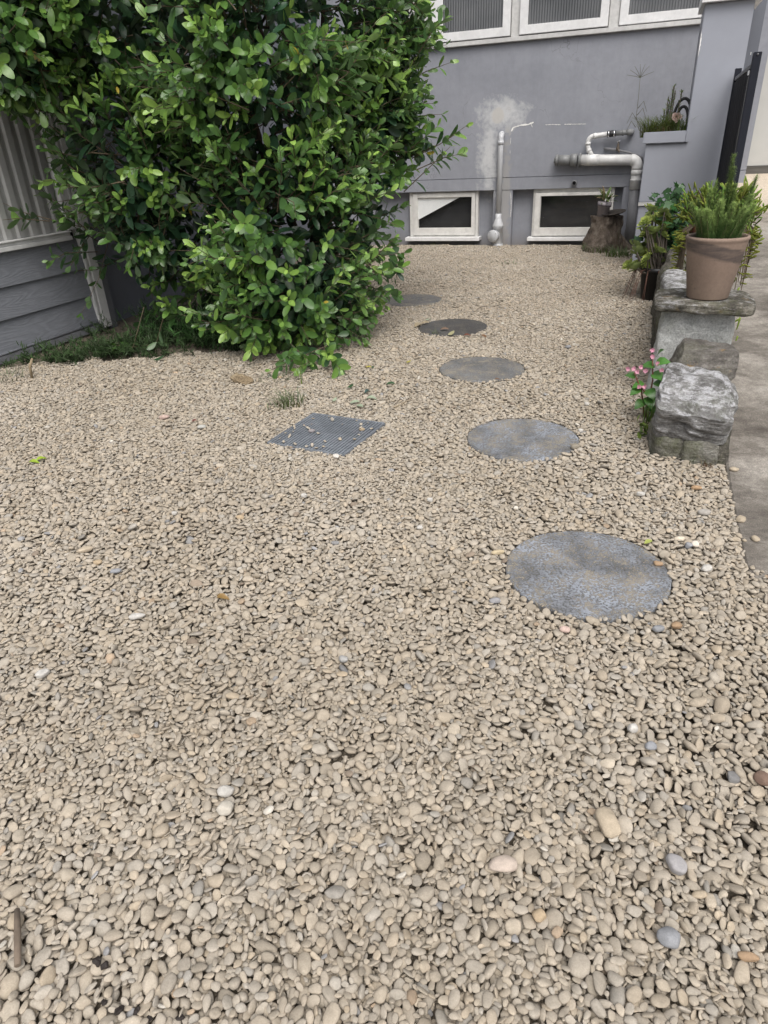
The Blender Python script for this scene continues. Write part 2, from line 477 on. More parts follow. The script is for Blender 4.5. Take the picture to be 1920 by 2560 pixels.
def lower_window(x0, x1, z0, z1, sx0, sx1, sz0, sz1, gx0, gx1, gz0, gz1, sill0, sill1, lab, tri=None, tilt=0.0):
    yf = WY + 0.035
    w = link('window', ring(x0, x1, z0, z1, sx0 - 0.004, sx1 + 0.004, sz0 - 0.004, sz1 + 0.004, yf, yf + 0.075).mesh('window', 0.002), M_SASH, house)
    w['label'] = lab
    bars('sash', M_SASH, w, sx0, sx1, sz0, sz1, gx0, gx1, gz0, gz1, yf - 0.012 - tilt, yf + 0.03)
    link('pane', arr_mesh('pane', [(gx0 - 0.004, yf + 0.008, gz0 - 0.004), (gx1 + 0.004, yf + 0.008, gz0 - 0.004), (gx1 + 0.004, yf + 0.008, gz1 + 0.004), (gx0 - 0.004, yf + 0.008, gz1 + 0.004)], [(0, 1, 2, 3)], False), M_GLASS, w)
    MB().box(sill0, sill1, yf - 0.065, yf + 0.075, z0 - 0.042, z0 - 0.002).build('sill', M_WHITE, w, 0.003)
    MB().box(gx0 - 0.02, gx1 + 0.02, yf + 0.070, yf + 0.0745, gz0 - 0.02, gz1 + 0.02).build('room_shade_sheet', M_DARK, w)  # flat near-black sheet paints the unlit room behind the glass
    if tri:  # plain white triangular sheet set behind the pane
        MB().add([(p[0], yf + 0.014, p[1]) for p in tri] + [(p[0], yf + 0.018, p[1]) for p in tri], [(0, 1, 2), (5, 4, 3), (0, 3, 4, 1), (1, 4, 5, 2), (2, 5, 3, 0)]).build('white_triangle', simple('plain_white', (0.86, 0.86, 0.86), 0.8, var=0.03), w)
    return w
lower_window(-2.712, -1.872, 0.088, 0.584, -2.668, -1.905, 0.104, 0.572, -2.608, -1.950, 0.187, 0.521, -2.762, -1.840,
             'low window with a white triangle cut diagonally across it', tri=[(-2.612, 0.279), (-2.612, 0.525), (-2.085, 0.525)])
lower_window(-1.236, -0.36, 0.086, 0.584, -1.213, -0.395, 0.096, 0.545, -1.150, -0.455, 0.180, 0.512, -1.275, -0.34,
             'low window with a black pane behind the tree stump', tilt=0.018)

# chipped filler lines on the wall (ragged thin strips standing 2 mm proud)
M_CHIP = simple('white_filler', (0.78, 0.77, 0.74), 0.8, var=0.12, scale=60, bumpk=0.2)
def chip(pts, wd):
    vs = []; fs = []
    n = 0; res = []
    for i in range(len(pts) - 1):
        a, b_ = Vector(pts[i]), Vector(pts[i + 1]); k = max(2, int((b_ - a).length / 0.012))
        for j in range(k): res.append(a.lerp(b_, j / k))
    res.append(Vector(pts[-1]))
    for i, p in enumerate(res):
        ww = wd * (0.35 + 1.1 * abs(mnoise.noise(Vector((p.x * 37, p.y * 37, i * 0.61)))))
        if i in (0, len(res) - 1): ww *= 0.2
        t = (res[min(i + 1, len(res) - 1)] - res[max(i - 1, 0)]).normalized(); nrm = Vector((-t.y, t.x))
        j = 0.003 * mnoise.noise(Vector((i * 0.9, wd * 50, 3)))
        for sgn in (1, -1):
            q = p + nrm * (ww * sgn + j); vs.append((q.x, WY - 0.0025, q.y))
        if i: fs.append((2 * i - 2, 2 * i, 2 * i + 1, 2 * i - 1))
    return MB().add(vs, fs).build('filler_chip', M_CHIP, house)
chip([(-1.515, 1.165), (-1.49, 1.205), (-1.41, 1.222), (-1.33, 1.225), (-1.27, 1.245)], 0.010)
chip([(-1.30, 1.232), (-1.285, 1.195)], 0.008)
chip([(-1.15, 1.213), (-1.06, 1.212), (-0.98, 1.205)], 0.004)
chip([(-0.95, 1.208), (-0.86, 1.205), (-0.72, 1.20)], 0.004)
chip([(-1.514, 1.11), (-1.518, 1.04)], 0.003)
chip([(-1.517, 0.99), (-1.515, 0.95)], 0.0025)
chip([(-1.49, 0.56), (-1.478, 0.42), (-1.483, 0.30)], 0.004)

# ---- vertical waste pipe with an inspection cap
M_PVC = simple('white_grey_pvc', (0.50, 0.51, 0.525), 0.38, var=0.08, scale=12)
M_PVCW = simple('white_pvc', (0.64, 0.64, 0.63), 0.4, var=0.16, scale=16)
M_PVCG = simple('grey_pvc', (0.20, 0.205, 0.205), 0.45, var=0.22, scale=14)
M_PGREY = simple('grey_painted_pipe', (0.17, 0.172, 0.18), 0.55, var=0.25, scale=9)
M_RUBBER = simple('black_rubber', (0.018, 0.018, 0.02), 0.5, var=0.2)
M_STEEL = simple('steel_clamp', (0.75, 0.75, 0.76), 0.25, metal=1.0, var=0.1)
py = WY - 0.058
wp = thing('waste_pipe', 'thin vertical grey plastic pipe with round inspection cap at its foot', 'pipe', (-1.612, py, 0))
pts = [(0, 0.07, 1.135)] + [(0, 0.04 - 0.04 * math.sin(a), 1.105 + 0.03 * math.cos(a) + 0.0) for a in np.linspace(0.2, PI / 2, 6)]
MB().tube([(0, 0, 0.292), (0, 0, 1.0), (0, 0, 1.11), (0, 0.008, 1.133), (0, 0.03, 1.145), (0, 0.075, 1.146)], 0.0295, 20).build('pipe', M_PVC, wp)
MB().lathe([(0.031, 1.045), (0.0335, 1.045), (0.0335, 1.085), (0.031, 1.085)], 20).build('socket', M_PVC, wp)
MB().lathe([(0.030, 0.345), (0.035, 0.343), (0.035, 0.292), (0.037, 0.288), (0.060, 0.225), (0.062, 0.215), (0.062, 0.205), (0.058, 0.204)], 24).build('reducer', M_PVC, wp)
MB().lathe([(0.057, 0.206), (0.059, 0.200), (0.060, 0.19), (0.055, 0.188), (0.055, -0.10)], 24).build('base_pipe', M_PVC, wp)
MB().lathe([(0.056, 0.022), (0.061, 0.020), (0.061, -0.03), (0.056, -0.03)], 24).build('socket', M_PVC, wp)
cp = MB().lathe([(0.060, 0.03), (0.063, 0.072), (0.067, 0.076), (0.067, 0.094), (0.064, 0.098), (0.0, 0.0985)], 28, axis='Y').build('inspection_cap', M_PVC, wp, loc=(-0.012, 0.0, 0.112), rot=(0, 0, -0.35))
for a in (0.6, 2.2, 3.8, 5.3):
    MB().lathe([(0.0045, 0.098), (0.0045, 0.1015), (0.0, 0.102)], 8, (0.054 * math.cos(a), 0, 0.054 * math.sin(a)), 'Y').build('screw', M_PVCG, cp)

# ---- large drain pipe with branch
dp = thing('drain_pipe', 'thick white plastic drain pipe elbowing down beside the planter pillar', 'pipe', (0, WY - 0.075, 0))
R1 = 0.052
MB().tube([(-0.735, 0, 0.864), (-0.215, 0, 0.846)], R1, 26).build('pipe', M_PVCW, dp)
e0 = [(-0.225, 0, 0.8465)]
el_pts = [(-0.225, 0, 0.8465)] + [(-0.222 + 0.066 * math.sin(a), 0, 0.780 + 0.066 * math.cos(a)) for a in np.linspace(0.05, PI / 2, 9)] + [(-0.155, 0, 0.745)]
MB().tube(el_pts, R1 + 0.0035, 26).build('elbow', M_PVCW, dp)
MB().tube([(-0.155, 0, 0.746), (-0.156, 0, 0.60)], R1, 26).build('pipe', M_PVCW, dp)
MB().lathe([(R1, 0.752), (R1 + 0.005, 0.750), (R1 + 0.005, 0.703), (R1, 0.701)], 26, (-0.155, 0, 0)).build('socket', M_PVCW, dp)
MB().lathe([(R1, 0.668), (R1 + 0.006, 0.666), (R1 + 0.007, 0.652), (R1 + 0.003, 0.648), (R1 + 0.003, 0.566), (R1 - 0.002, 0.564)], 26, (-0.155, 0, 0)).build('socket', M_PVCW, dp)
MB().tube([(-0.155, 0, 0.57), (-0.142, 0, -0.1)], R1 - 0.002, 26).build('painted_pipe', M_PGREY, dp)
MB().tube([(-0.695, 0, 0.8625), (-0.55, 0, 0.8575)], R1 + 0.003, 26).build('tee', M_PVCW, dp)
MB().tube([(-0.762, 0, 0.865), (-0.735, 0, 0.864)], R1 + 0.012, 26).tube([(-0.845, 0, 0.868), (-0.775, 0, 0.8655)], R1 + 0.010, 26).build('coupling', M_PVCG, dp)
MB().tube([(-0.98, 0, 0.8715), (-0.84, 0, 0.867)], R1 - 0.001, 26).build('grey_pipe', M_PVCG, dp)
MB().tube([(-1.005, 0, 0.8725), (-0.975, 0, 0.8715)], R1 + 0.006, 8).tube([(-1.018, -0.0, 0.873), (-1.004, 0, 0.8725)], 0.030, 14).build('end_cap', M_PVCG, dp)
R2 = 0.0245
br = [(-0.62, 0, 0.885), (-0.655, 0, 0.940), (-0.672, 0, 0.965)] + [(-0.676, 0, 0.99), (-0.679, 0, 1.02), (-0.676, 0, 1.045), (-0.665, 0, 1.066), (-0.645, 0, 1.08), (-0.62, 0, 1.085), (-0.49, 0, 1.0955)]
MB().tube(br, R2, 18).build('branch_pipe', M_PVCW, dp)
for (a, b_) in (((-0.677, 0, 1.005), (-0.6785, 0, 1.028)), ((-0.63, 0, 1.0835), (-0.602, 0, 1.0865)), ((-0.657, 0, 0.943), (-0.670, 0, 0.962))):
    MB().tube([a, b_], R2 + 0.0035, 18).build('socket', M_PVCW, dp)
MB().tube([(-0.492, 0, 1.0955), (-0.408, 0, 1.1)], R2 + 0.006, 20).build('rubber_coupling', M_RUBBER, dp)
for x in (-0.478, -0.422):
    MB().tube([(x - 0.007, 0, 1.0962), (x + 0.007, 0, 1.097)], R2 + 0.0085, 20).build('hose_clamp', M_STEEL, dp)
MB().tube([(-0.41, 0, 1.1), (-0.285, 0, 1.1045)], R2, 18).tube([(-0.345, 0, 1.1025), (-0.325, 0, 1.103)], R2 + 0.004, 18).build('grey_pipe', M_PVCG, dp)
MB().tube([(-0.30, 0, 1.104), (-0.268, 0, 1.104), (-0.255, 0.03, 1.104), (-0.25, 0.09, 1.104)], [R2 + 0.003, R2 + 0.006, R2 + 0.004, R2 + 0.003], 14).build('end_elbow', M_PVCG, dp)

# ---- garden tap on its thin pipe
tp = thing('garden_tap', 'small old brass tap on thin grey pipe above the drain elbow', 'tap', (0, WY - 0.03, 0))
M_BRASS = simple('tarnished_brass', (0.13, 0.105, 0.08), 0.55, metal=0.35, var=0.4, scale=60)
MB().tube([(-0.515, 0.0, 0.962), (-0.44, 0, 0.955), (-0.375, 0, 0.943), (-0.25, 0, 0.915), (-0.12, 0, 0.868), (-0.10, 0.01, 0.80)], [0.013, 0.0135, 0.0115, 0.010, 0.009, 0.009], 12).build('pipe', M_PGREY, tp)
MB().lathe([(0.0, 0.94), (0.018, 0.94), (0.02, 0.955), (0.015, 0.972), (0.011, 0.985), (0.012, 1.0), (0.006, 1.004), (0.006, 1.02)], 14, (-0.372, -0.005, 0)).build('body', M_BRASS, tp)
MB().tube([(-0.372, -0.01, 0.95), (-0.362, -0.045, 0.945), (-0.352, -0.06, 0.925)], 0.009, 10).build('spout', M_BRASS, tp)
MB().tube([(-0.388, -0.005, 1.018), (-0.356, -0.005, 1.03)], 0.006, 8).build('handle', M_STEEL, tp)
st = thing('vent_stub', 'short open grey pipe stub poking out of the wall band', 'pipe stub', (-0.787, WY - 0.035, 0.643))
MB().lathe([(0.020, 0.06), (0.027, 0.06), (0.027, -0.05), (0.020, -0.05)], 20, axis='Y').build('tube', M_PGREY, st)
MB().lathe([(0.02, 0.03), (0.0, 0.03)], 20, axis='Y').build('dark_bore', M_DARK, st)

# ================================================================== PLANTER PILLAR
PY = 6.94
M_PIL = simple('blue_grey_render', (0.315, 0.330, 0.375), 0.65, var=0.07, scale=6, bumpk=0.12)
M_PILD = simple('dark_grey_render', (0.135, 0.145, 0.17), 0.7, var=0.1, scale=6, bumpk=0.1)
pil = thing('planter_pillar', 'blue grey rendered pillar with a built in planter box', 'pillar', (0, 0, 0))
pf = [(-0.08, 0.5575), (0.578, 0.5575), (0.578, 1.9535), (0.228, 1.9535), (0.228, 1.011), (-0.08, 1.011)]
MB().add([(x, PY, z) for x, z in pf] + [(x, PY + 0.22, z) for x, z in pf], [tuple(range(6)), tuple(range(11, 5, -1))] + [(i, (i + 1) % 6, (i + 1) % 6 + 6, i + 6) for i in range(6)]).build('pillar', M_PIL, pil, 0.005)
MB().box(0.230, 0.576, PY + 0.2205, PY + 0.55, 0.5575, 1.9535).build('pillar_back', M_PIL, pil, 0.003)
MB().box(-0.080, 0.02, PY + 0.221, WY - 0.001, 0.5575, 1.011).build('planter_wall', M_PIL, pil, 0.006)
MB().box(-0.076, 0.185, PY + 0.012, PY + 0.60, -0.15, 0.527).box(0.1852, 0.2948, PY + 0.012, PY + 0.60, -0.15, 0.469).box(0.295, 0.57, PY + 0.012, PY + 0.60, -0.15, 0.5565).build('plinth', M_PIL, pil, 0.005)
MB().box(-0.082, 0.10, PY - 0.004, PY + 0.02, 0.5275, 0.557).build('white_strip', M_SILL, pil, 0.003)
MB().box(0.1855, 0.2945, PY + 0.03, PY + 0.45, 0.47, 0.5565).build('void_shade_box', M_DARK, pil)  # solid box, its near-black colour paints the shade inside the gap
ri = MB(); x0, x1 = -0.108, 0.2265
ri.box(x0, x1, PY - 0.025, PY + 0.10, 1.0115, 1.099); ri.box(x0, x0 + 0.10, PY + 0.101, PY + 0.9, 1.0115, 1.099)
ri.box(0.228, 0.252, PY - 0.025, PY - 0.0005, 1.0115, 1.099)
ri.build('rim', M_PIL, pil, 0.006)
MB().box(0.0, 0.227, PY + 0.10, PY + 0.9, 0.95, 1.085).build('soil', ground_material(), pil)
MB().box(0.20, 0.64, PY - 0.05, PY + 0.62, 1.9545, 2.05).build('fascia', M_WHITE, pil, 0.003)
chp = MB()
cv = []; cf = []
for i in range(14):
    t = i / 13; z = 1.78 - 0.17 * t; wdt = 0.006 * math.sin(PI * t) * (0.6 + 0.8 * random.random()) + 0.0006
    cv += [(0.229, PY - 0.002, z), (0.229 + wdt * 1.6, PY - 0.002, z)]
    if i: cf.append((2 * i - 2, 2 * i - 1, 2 * i + 1, 2 * i))
chp.add(cv, cf).build('filler_chip', M_CHIP, pil)
dpil = thing('dark_pilaster', 'dark slate grey pilaster behind the gate beside the pale wall', 'pilaster', (0, 0, 0))
MB().box(0.60, 0.722, 7.60, 7.9, 0.40, 2.4).build('shaft', M_PILD, dpil, 0.004)
MB().box(0.6675, 0.6715, 7.597, 7.60, 1.64, 1.66).build('filler_chip', M_CHIP, dpil)

# ================================================================== GARAGE WALL beyond the driveway
gw = thing('garage_wall', 'pale cream garage wall standing at the top of the driveway', 'wall', (0, 0, 0))
M_CREAM = simple('cream_wall', (0.50, 0.50, 0.475), 0.7, var=0.06, scale=4, bumpk=0.05)
MB().box(0.50, 5.0, 9.05, 9.25, 0.725, 3.4).build('panel', M_CREAM, gw, 0.003)
MB().box(0.50, 5.0, 9.03, 9.24, 0.60, 0.7245).build('base_board', simple('grey_timber', (0.10, 0.095, 0.085), 0.8, var=0.4, scale=30, obj_scale=(0.2, 1, 6)), gw, 0.003)

# ================================================================== GATE
gt = thing('metal_gate', 'black metal panel gate hung between two dark posts', 'gate', (0, 0, 0))
M_GATE = simple('black_gate_paint', (0.008, 0.008, 0.011), 0.75, var=0.15, spec=0.15)
M_POST = simple('navy_post_paint', (0.012, 0.014, 0.022), 0.6, var=0.12, spec=0.25)
M_RAIL = simple('grey_rail', (0.10, 0.10, 0.105), 0.45, var=0.1)
MB().box(0.472, 0.516, 5.18, 5.23, 0.15, 1.487).build('post', M_POST, gt, 0.002)
MB().box(0.514, 0.560, 6.84, 6.89, 0.35, 1.507).build('post', M_POST, gt, 0.002)
MB().add([(0.478, 5.232, 1.415), (0.512, 5.232, 1.415), (0.552, 6.838, 1.425), (0.520, 6.838, 1.425), (0.478, 5.232, 1.44), (0.512, 5.232, 1.44), (0.552, 6.838, 1.45), (0.520, 6.838, 1.45)],
         [(3, 2, 1, 0), (4, 5, 6, 7), (0, 1, 5, 4), (1, 2, 6, 5), (2, 3, 7, 6), (3, 0, 4, 7)]).build('rail', M_RAIL, gt, 0.002)
for i in range(14):
    y0 = 5.25 + i * 0.113; t = (y0 - 5.23) / 1.61; xx = 0.490 + 0.042 * t; z0 = drive_z(y0) + 0.07
    MB().box(xx - 0.007 - 0.003 * (i % 2), xx + 0.007 + 0.003 * (i % 2), y0, y0 + 0.1125, z0, 1.414).build('slat', M_GATE, gt, 0.002)
MB().box(0.462, 0.4715, 5.21, 5.235, 1.375, 1.40).build('latch', M_STEEL, gt, 0.002)
MB().box(0.470, 0.4716, 5.2305, 5.234, 0.2, 1.37).build('edge_strip', M_STEEL, gt)
for (y, x, z) in ((5.179, 0.494, 1.475), (6.839, 0.53, 1.40), (6.839, 0.53, 1.22)):
    MB().lathe([(0.006, 0.002), (0.005, 0.004), (0, 0.0045)], 10, (x, y, z), 'Y').build('screw', M_RAIL, gt)

# ================================================================== SHED on the left
sh = thing('shed', 'dark grey weatherboard shed with pale corner trim left of the bush', 'shed', (-3.739, 4.145, 0), math.radians(-1.9))
def board_material():
    mt, nt, b = NT('grey_weatherboard')
    oi = nt.nodes.new('ShaderNodeObjectInfo')
    tc = nt.nodes.new('ShaderNodeTexCoord'); mp = nt.nodes.new('ShaderNodeMapping'); mp.inputs['Scale'].default_value = (1, 0.55, 5.0)
    nt.links.new(tc.outputs['Object'], mp.inputs['Vector'])
    cb = nt.nodes.new('ShaderNodeCombineXYZ'); nt.links.new(math_(nt, 'MULTIPLY', oi.outputs['Random'], 17.0), cb.inputs[1])
    nt.links.new(cb.outputs[0], mp.inputs['Location'])
    n = noise(nt, mp.outputs[0], 1.7, 2, 0.4, 0.3)
    ringw = math_(nt, 'SINE', math_(nt, 'MULTIPLY', n, 120.0))
    fine = noise(nt, mp.outputs[0], 40, 4)
    c = ramp(nt, fine, [(0.3, (0.165, 0.175, 0.195)), (0.7, (0.205, 0.215, 0.237))])
    c = mixc(nt, 1.0, c, ramp(nt, ringw, [(0.0, 0.93), (0.6, 1.02)]), 'MULTIPLY')
    nt.links.new(c, b.inputs['Base Color']); b.inputs['Roughness'].default_value = 0.6; b.inputs['Specular IOR Level'].default_value = 0.35
    bump(nt, b, math_(nt, 'ADD', ringw, fine), 0.16, 0.003)
    return mt
M_BOARD = board_material()
M_TRIM = simple('pale_grey_trim', (0.58, 0.58, 0.57), 0.6, var=0.16, scale=14, bumpk=0.15)
M_UPPER = simple('grey_batten_sheet', (0.33, 0.33, 0.32), 0.6, var=0.16, scale=7, bumpk=0.1)
SY0 = -2.6
for (z0, z1) in ((0.052, 0.246), (0.240, 0.433), (0.428, 0.628)):
    MB().add([(0.000, SY0, z1), (0.022, SY0, z0), (-0.02, SY0, z0), (-0.02, SY0, z1), (0.000, -0.088, z1), (0.022, -0.088, z0), (-0.02, -0.088, z0), (-0.02, -0.088, z1)],
             [(0, 1, 2, 3), (7, 6, 5, 4), (0, 4, 5, 1), (1, 5, 6, 2), (2, 6, 7, 3), (3, 7, 4, 0)]).build('weatherboard', M_BOARD, sh, 0.002)
box('base_board', simple('worn_grey_paint', (0.17, 0.175, 0.19), 0.65, var=0.35, scale=16, bumpk=0.2), sh, -0.03, 0.030, SY0, -0.03, -0.008, 0.040)
MB().tube([(0.026, SY0, 0.047), (0.026, -0.09, 0.047)], 0.008, 10).build('bead', M_BOARD, sh)
MB().box(-0.10, 0.012, SY0, 0.0, -0.15, -0.009).build('footing', simple('rough_concrete', (0.23, 0.21, 0.18), 0.95, var=0.4, scale=20, bumpk=0.6), sh, 0.004)
box('rail', M_TRIM, sh, -0.02, 0.040, SY0, -0.155, 0.6285, 0.655); box('rail', M_TRIM, sh, -0.02, 0.028, SY0, -0.155, 0.6555, 0.676); box('rail_cap', M_TRIM, sh, -0.02, 0.042, SY0, -0.150, 0.6765, 0.686)
# corner trim: stacked mouldings
box('corner_trim', M_TRIM, sh, -0.02, 0.030, -0.088, -0.066, 0.0, 2.9); box('corner_trim', M_TRIM, sh, -0.02, 0.022, -0.0655, -0.050, 0.0, 2.9)
box('corner_trim', M_TRIM, sh, -0.06, 0.034, -0.0495, 0.030, 0.0, 2.9); box('corner_post', simple('mid_grey_paint', (0.15, 0.155, 0.17), 0.6, var=0.15), sh, -0.06, 0.015, 0.0305, 0.105, -0.05, 2.9)
box('window_stile', M_TRIM, sh, -0.02, 0.026, -0.160, -0.0885, 0.690, 2.9)
# upper part: vertical battened sheets
for i in range(22):
    y1 = -0.161 - i * 0.105; y0 = y1 - 0.1045
    m_ = MB(); ybs = [y0, y0 + 0.018, y0 + 0.030, y0 + 0.075, y0 + 0.085, y1]; hs = [0.0, 0.0, 0.014, 0.014, 0.0, 0.0]
    vs = []; fs = []
    for j, (yy, hh) in enumerate(zip(ybs, hs)):
        vs += [(-0.012 + hh, yy, 0.687), (-0.012 + hh, yy, 2.9)]
        if j: fs.append((2 * j - 2, 2 * j, 2 * j + 1, 2 * j - 1))
    m_.add(vs, fs).build('batten_sheet', M_UPPER, sh)
MB().box(-1.5, -0.062, SY0, 0.10, -0.1, 2.95).build('wall_core', M_DARK, sh)
side = thing('side_wall', 'plain dark grey rendered side wall running behind the bush', 'wall', (0, 0, 0))
MB().box(-4.15, -3.83, 4.27, 8.498, -0.1, 3.2).build('render', M_PILD, side, 0.004)

# ================================================================== STEPPING STONES
def paver_material(i):
    mt, nt, b = NT('stepping_stone_concrete')
    v = coords(nt, 'Object')
    mp = nt.nodes.new('ShaderNodeMapping'); mp.inputs['Location'].default_value = (i * 3.7, i * 1.9, 0); nt.links.new(v, mp.inputs['Vector']); v = mp.outputs[0]
    n1 = noise(nt, v, 4.5, 6, 0.65); n2 = noise(nt, v, 150, 4, 0.7); n3 = noise(nt, v, 11, 6, 0.75); n4 = noise(nt, v, 300, 2, 0.6)
    dark = (0.11, 0.113, 0.118) if i != 3 else (0.040, 0.039, 0.039)
    lite = (0.30, 0.325, 0.365) if i in (0, 1) else ((0.20, 0.203, 0.203) if i != 3 else (0.075, 0.074, 0.075))
    c = ramp(nt, n1, [(0.38, dark), (0.60, lite)])
    sp = ramp(nt, math_(nt, 'MULTIPLY', n2, math_(nt, 'ADD', n3, 0.55)), [(0.49, 0.0), (0.56, 0.9)])
    c = mixc(nt, sp, c, (0.045, 0.042, 0.040))
    dust = ramp(nt, math_(nt, 'MULTIPLY', n3, n2), [(0.255, 0.0), (0.315, 0.65)])
    c = mixc(nt, math_(nt, 'MULTIPLY', dust, 0.25 if i == 3 else 1.0), c, (0.34, 0.30, 0.23))
    c = mixc(nt, 1.0, c, ramp(nt, n4, [(0.3, 0.8), (0.7, 1.25)]), 'MULTIPLY')
    nt.links.new(c, b.inputs['Base Color']); b.inputs['Roughness'].default_value = 0.72
    bump(nt, b, math_(nt, 'ADD', n2, n4), 0.45, 0.004)
    return mt
PAVERS = [(-0.038, 1.736, 0.2325, 'large blue grey round stepping stone closest to the driveway'),
          (-0.378, 2.684, 0.2325, 'grey round stepping stone level with the drain grate'),
          (-0.756, 3.623, 0.2325, 'third round stepping stone, pale dusty patch on its rim'),
          (-1.149, 4.517, 0.2325, 'darkest round stepping stone, leaf litter lying on it'),
          (-1.690, 5.335, 0.2325, 'farthest round stepping stone, half tucked behind the bush')]
PTOP = 0.002
for i, (x, y, r, lab) in enumerate(PAVERS):
    nseg = 96; prof = [(r - 0.004, -0.05), (r, -0.035), (r, PTOP - 0.006), (r - 0.002, PTOP - 0.002), (r - 0.007, PTOP)]
    vs = []; fs = []
    for (rr, zz) in prof:
        for k in range(nseg):
            a = 2 * PI * k / nseg
            w = 1 + 0.010 * mnoise.noise(Vector((math.cos(a) * 6, math.sin(a) * 6, i * 5.0)))
            vs.append((rr * w * math.cos(a), rr * w * math.sin(a), zz))
    for j in range(len(prof) - 1):
        for k in range(nseg): fs.append((j * nseg + k, j * nseg + (k + 1) % nseg, (j + 1) * nseg + (k + 1) % nseg, (j + 1) * nseg + k))
    fs.append([4 * nseg + k for k in range(nseg)])
    o = MB().add(vs, fs).build('stepping_stone', paver_material(i)); o.location = (x, y, 0); o.rotation_euler = (0.008 * (i % 3 - 1), 0.01 * (i % 2), i * 1.1)
    tag(o, lab, 'stepping stone', 'round stepping stones across the gravel')

# ================================================================== DRAIN GRATE
GC = Vector((-1.220, 2.552, 0)); GA = math.radians(83)    # bar direction
gr = thing('drain_grate', 'square grey metal drain grate of close parallel bars with pebbles on it', 'drain grate', (GC.x, GC.y, -0.004), GA - PI / 2)
M_GALV = simple('galvanised_steel', (0.24, 0.26, 0.29), 0.5, metal=0.3, var=0.25, scale=22)
HS = 0.190
for i in range(25):
    x = -HS + 0.006 + i * (2 * HS - 0.012) / 24
    MB().box(x - 0.0042, x + 0.0042, -HS + 0.005, HS - 0.005, -0.022, 0.004).build('bar', M_GALV, gr, 0.001)
for y in (-0.13, -0.065, 0.0, 0.065, 0.13):
    MB().tube([(-HS + 0.004, y, -0.003), (HS - 0.004, y, -0.003)], 0.0032, 8).build('cross_rod', M_GALV, gr)
for (a, b_, c_, d_) in ((-HS, HS, -HS - 0.004, -HS + 0.0045), (-HS, HS, HS - 0.0045, HS + 0.004), (-HS - 0.004, -HS, -HS, HS), (HS, HS + 0.004, -HS, HS)):
    MB().box(a, b_, c_, d_, -0.03, 0.0055).build('edge_bar', M_GALV, gr, 0.001)
MB().box(-HS, HS, -HS, HS, -0.045, -0.030).build('dark_pit', M_DARK, gr)

# ================================================================== STONE WALL
def stone_material(name, dark, mid, pale, crust=0.0, ochre=0.0, green=0.0, seed=0.0, strat=1.0):
    mt, nt, b = NT(name)
    tc = nt.nodes.new('ShaderNodeTexCoord'); mp = nt.nodes.new('ShaderNodeMapping'); mp.inputs['Location'].default_value = (seed, seed * 2, seed * 3)
    nt.links.new(tc.outputs['Object'], mp.inputs['Vector']); v = mp.outputs[0]
    mp2 = nt.nodes.new('ShaderNodeMapping'); mp2.inputs['Scale'].default_value = (1, 1, 5 * strat); nt.links.new(v, mp2.inputs['Vector'])
    n1 = noise(nt, v, 9, 8, 0.7, 0.5); n2 = noise(nt, mp2.outputs[0], 14, 8, 0.75); n3 = noise(nt, v, 130, 5, 0.75); n4 = noise(nt, v, 32, 7, 0.75)
    f = math_(nt, 'ADD', math_(nt, 'MULTIPLY', n1, 0.5), math_(nt, 'MULTIPLY', n2, 0.5))
    c = ramp(nt, f, [(0.36, dark), (0.5, mid), (0.62, pale)])
    if crust:
        geo = nt.nodes.new('ShaderNodeNewGeometry'); sp = nt.nodes.new('ShaderNodeSeparateXYZ'); nt.links.new(tc.outputs['Object'], sp.inputs[0])
        k = math_(nt, 'ADD', math_(nt, 'MULTIPLY', math_(nt, 'SUBTRACT', n4, 0.5), 3.2), math_(nt, 'MULTIPLY', sp.outputs[2], 6.0))
        k = math_(nt, 'ADD', k, math_(nt, 'MULTIPLY', math_(nt, 'SUBTRACT', n2, 0.5), 6.5))
        c = mixc(nt, math_(nt, 'MULTIPLY', ramp(nt, k, [(0.25, 0.0), (0.95, 1.0)]), crust), c, (0.66, 0.66, 0.68))
    if ochre:
        k = noise(nt, v, 13.0, 3, 0.6)
        c = mixc(nt, ramp(nt, k, [(0.62, 0.0), (0.68, ochre)]), c, (0.42, 0.25, 0.07))
    if green:
        k = noise(nt, v, 7.7, 5, 0.7)
        c = mixc(nt, ramp(nt, k, [(0.5, 0.0), (0.68, green)]), c, (0.12, 0.14, 0.05))
    c = mixc(nt, 1.0, c, ramp(nt, n3, [(0.28, 0.5), (0.5, 1.0), (0.72, 1.35)]), 'MULTIPLY')
    nt.links.new(c, b.inputs['Base Color']); b.inputs['Roughness'].default_value = 0.92; b.inputs['Specular IOR Level'].default_value = 0.2
    h = math_(nt, 'ADD', math_(nt, 'MULTIPLY', n3, 0.5), math_(nt, 'ADD', n2, n4))
    bump(nt, b, h, 1.0, 0.02)
    return mt
S_BASE = stone_material('mossy_base_stone', (0.10, 0.095, 0.08), (0.26, 0.25, 0.215), (0.42, 0.41, 0.37), green=0.55, ochre=0.35, seed=1.3)
S_WHITE = stone_material('white_crusted_stone', (0.085, 0.081, 0.077), (0.28, 0.275, 0.265), (0.50, 0.495, 0.485), crust=0.85, green=0.35, seed=4.1)
S_BROWN = stone_material('brown_grey_stone', (0.070, 0.062, 0.056), (0.20, 0.185, 0.165), (0.36, 0.34, 0.31), ochre=0.7, green=0.25, seed=7.7)
S_PALE = stone_material('pale_grey_stone', (0.42, 0.43, 0.41), (0.60, 0.61, 0.59), (0.72, 0.73, 0.70), green=0.2, seed=2.9, strat=0.3)
S_CAP = stone_material('lichened_cap_stone', (0.035, 0.033, 0.028), (0.15, 0.14, 0.115), (0.42, 0.39, 0.33), crust=0.5, green=0.45, ochre=0.2, seed=9.2)
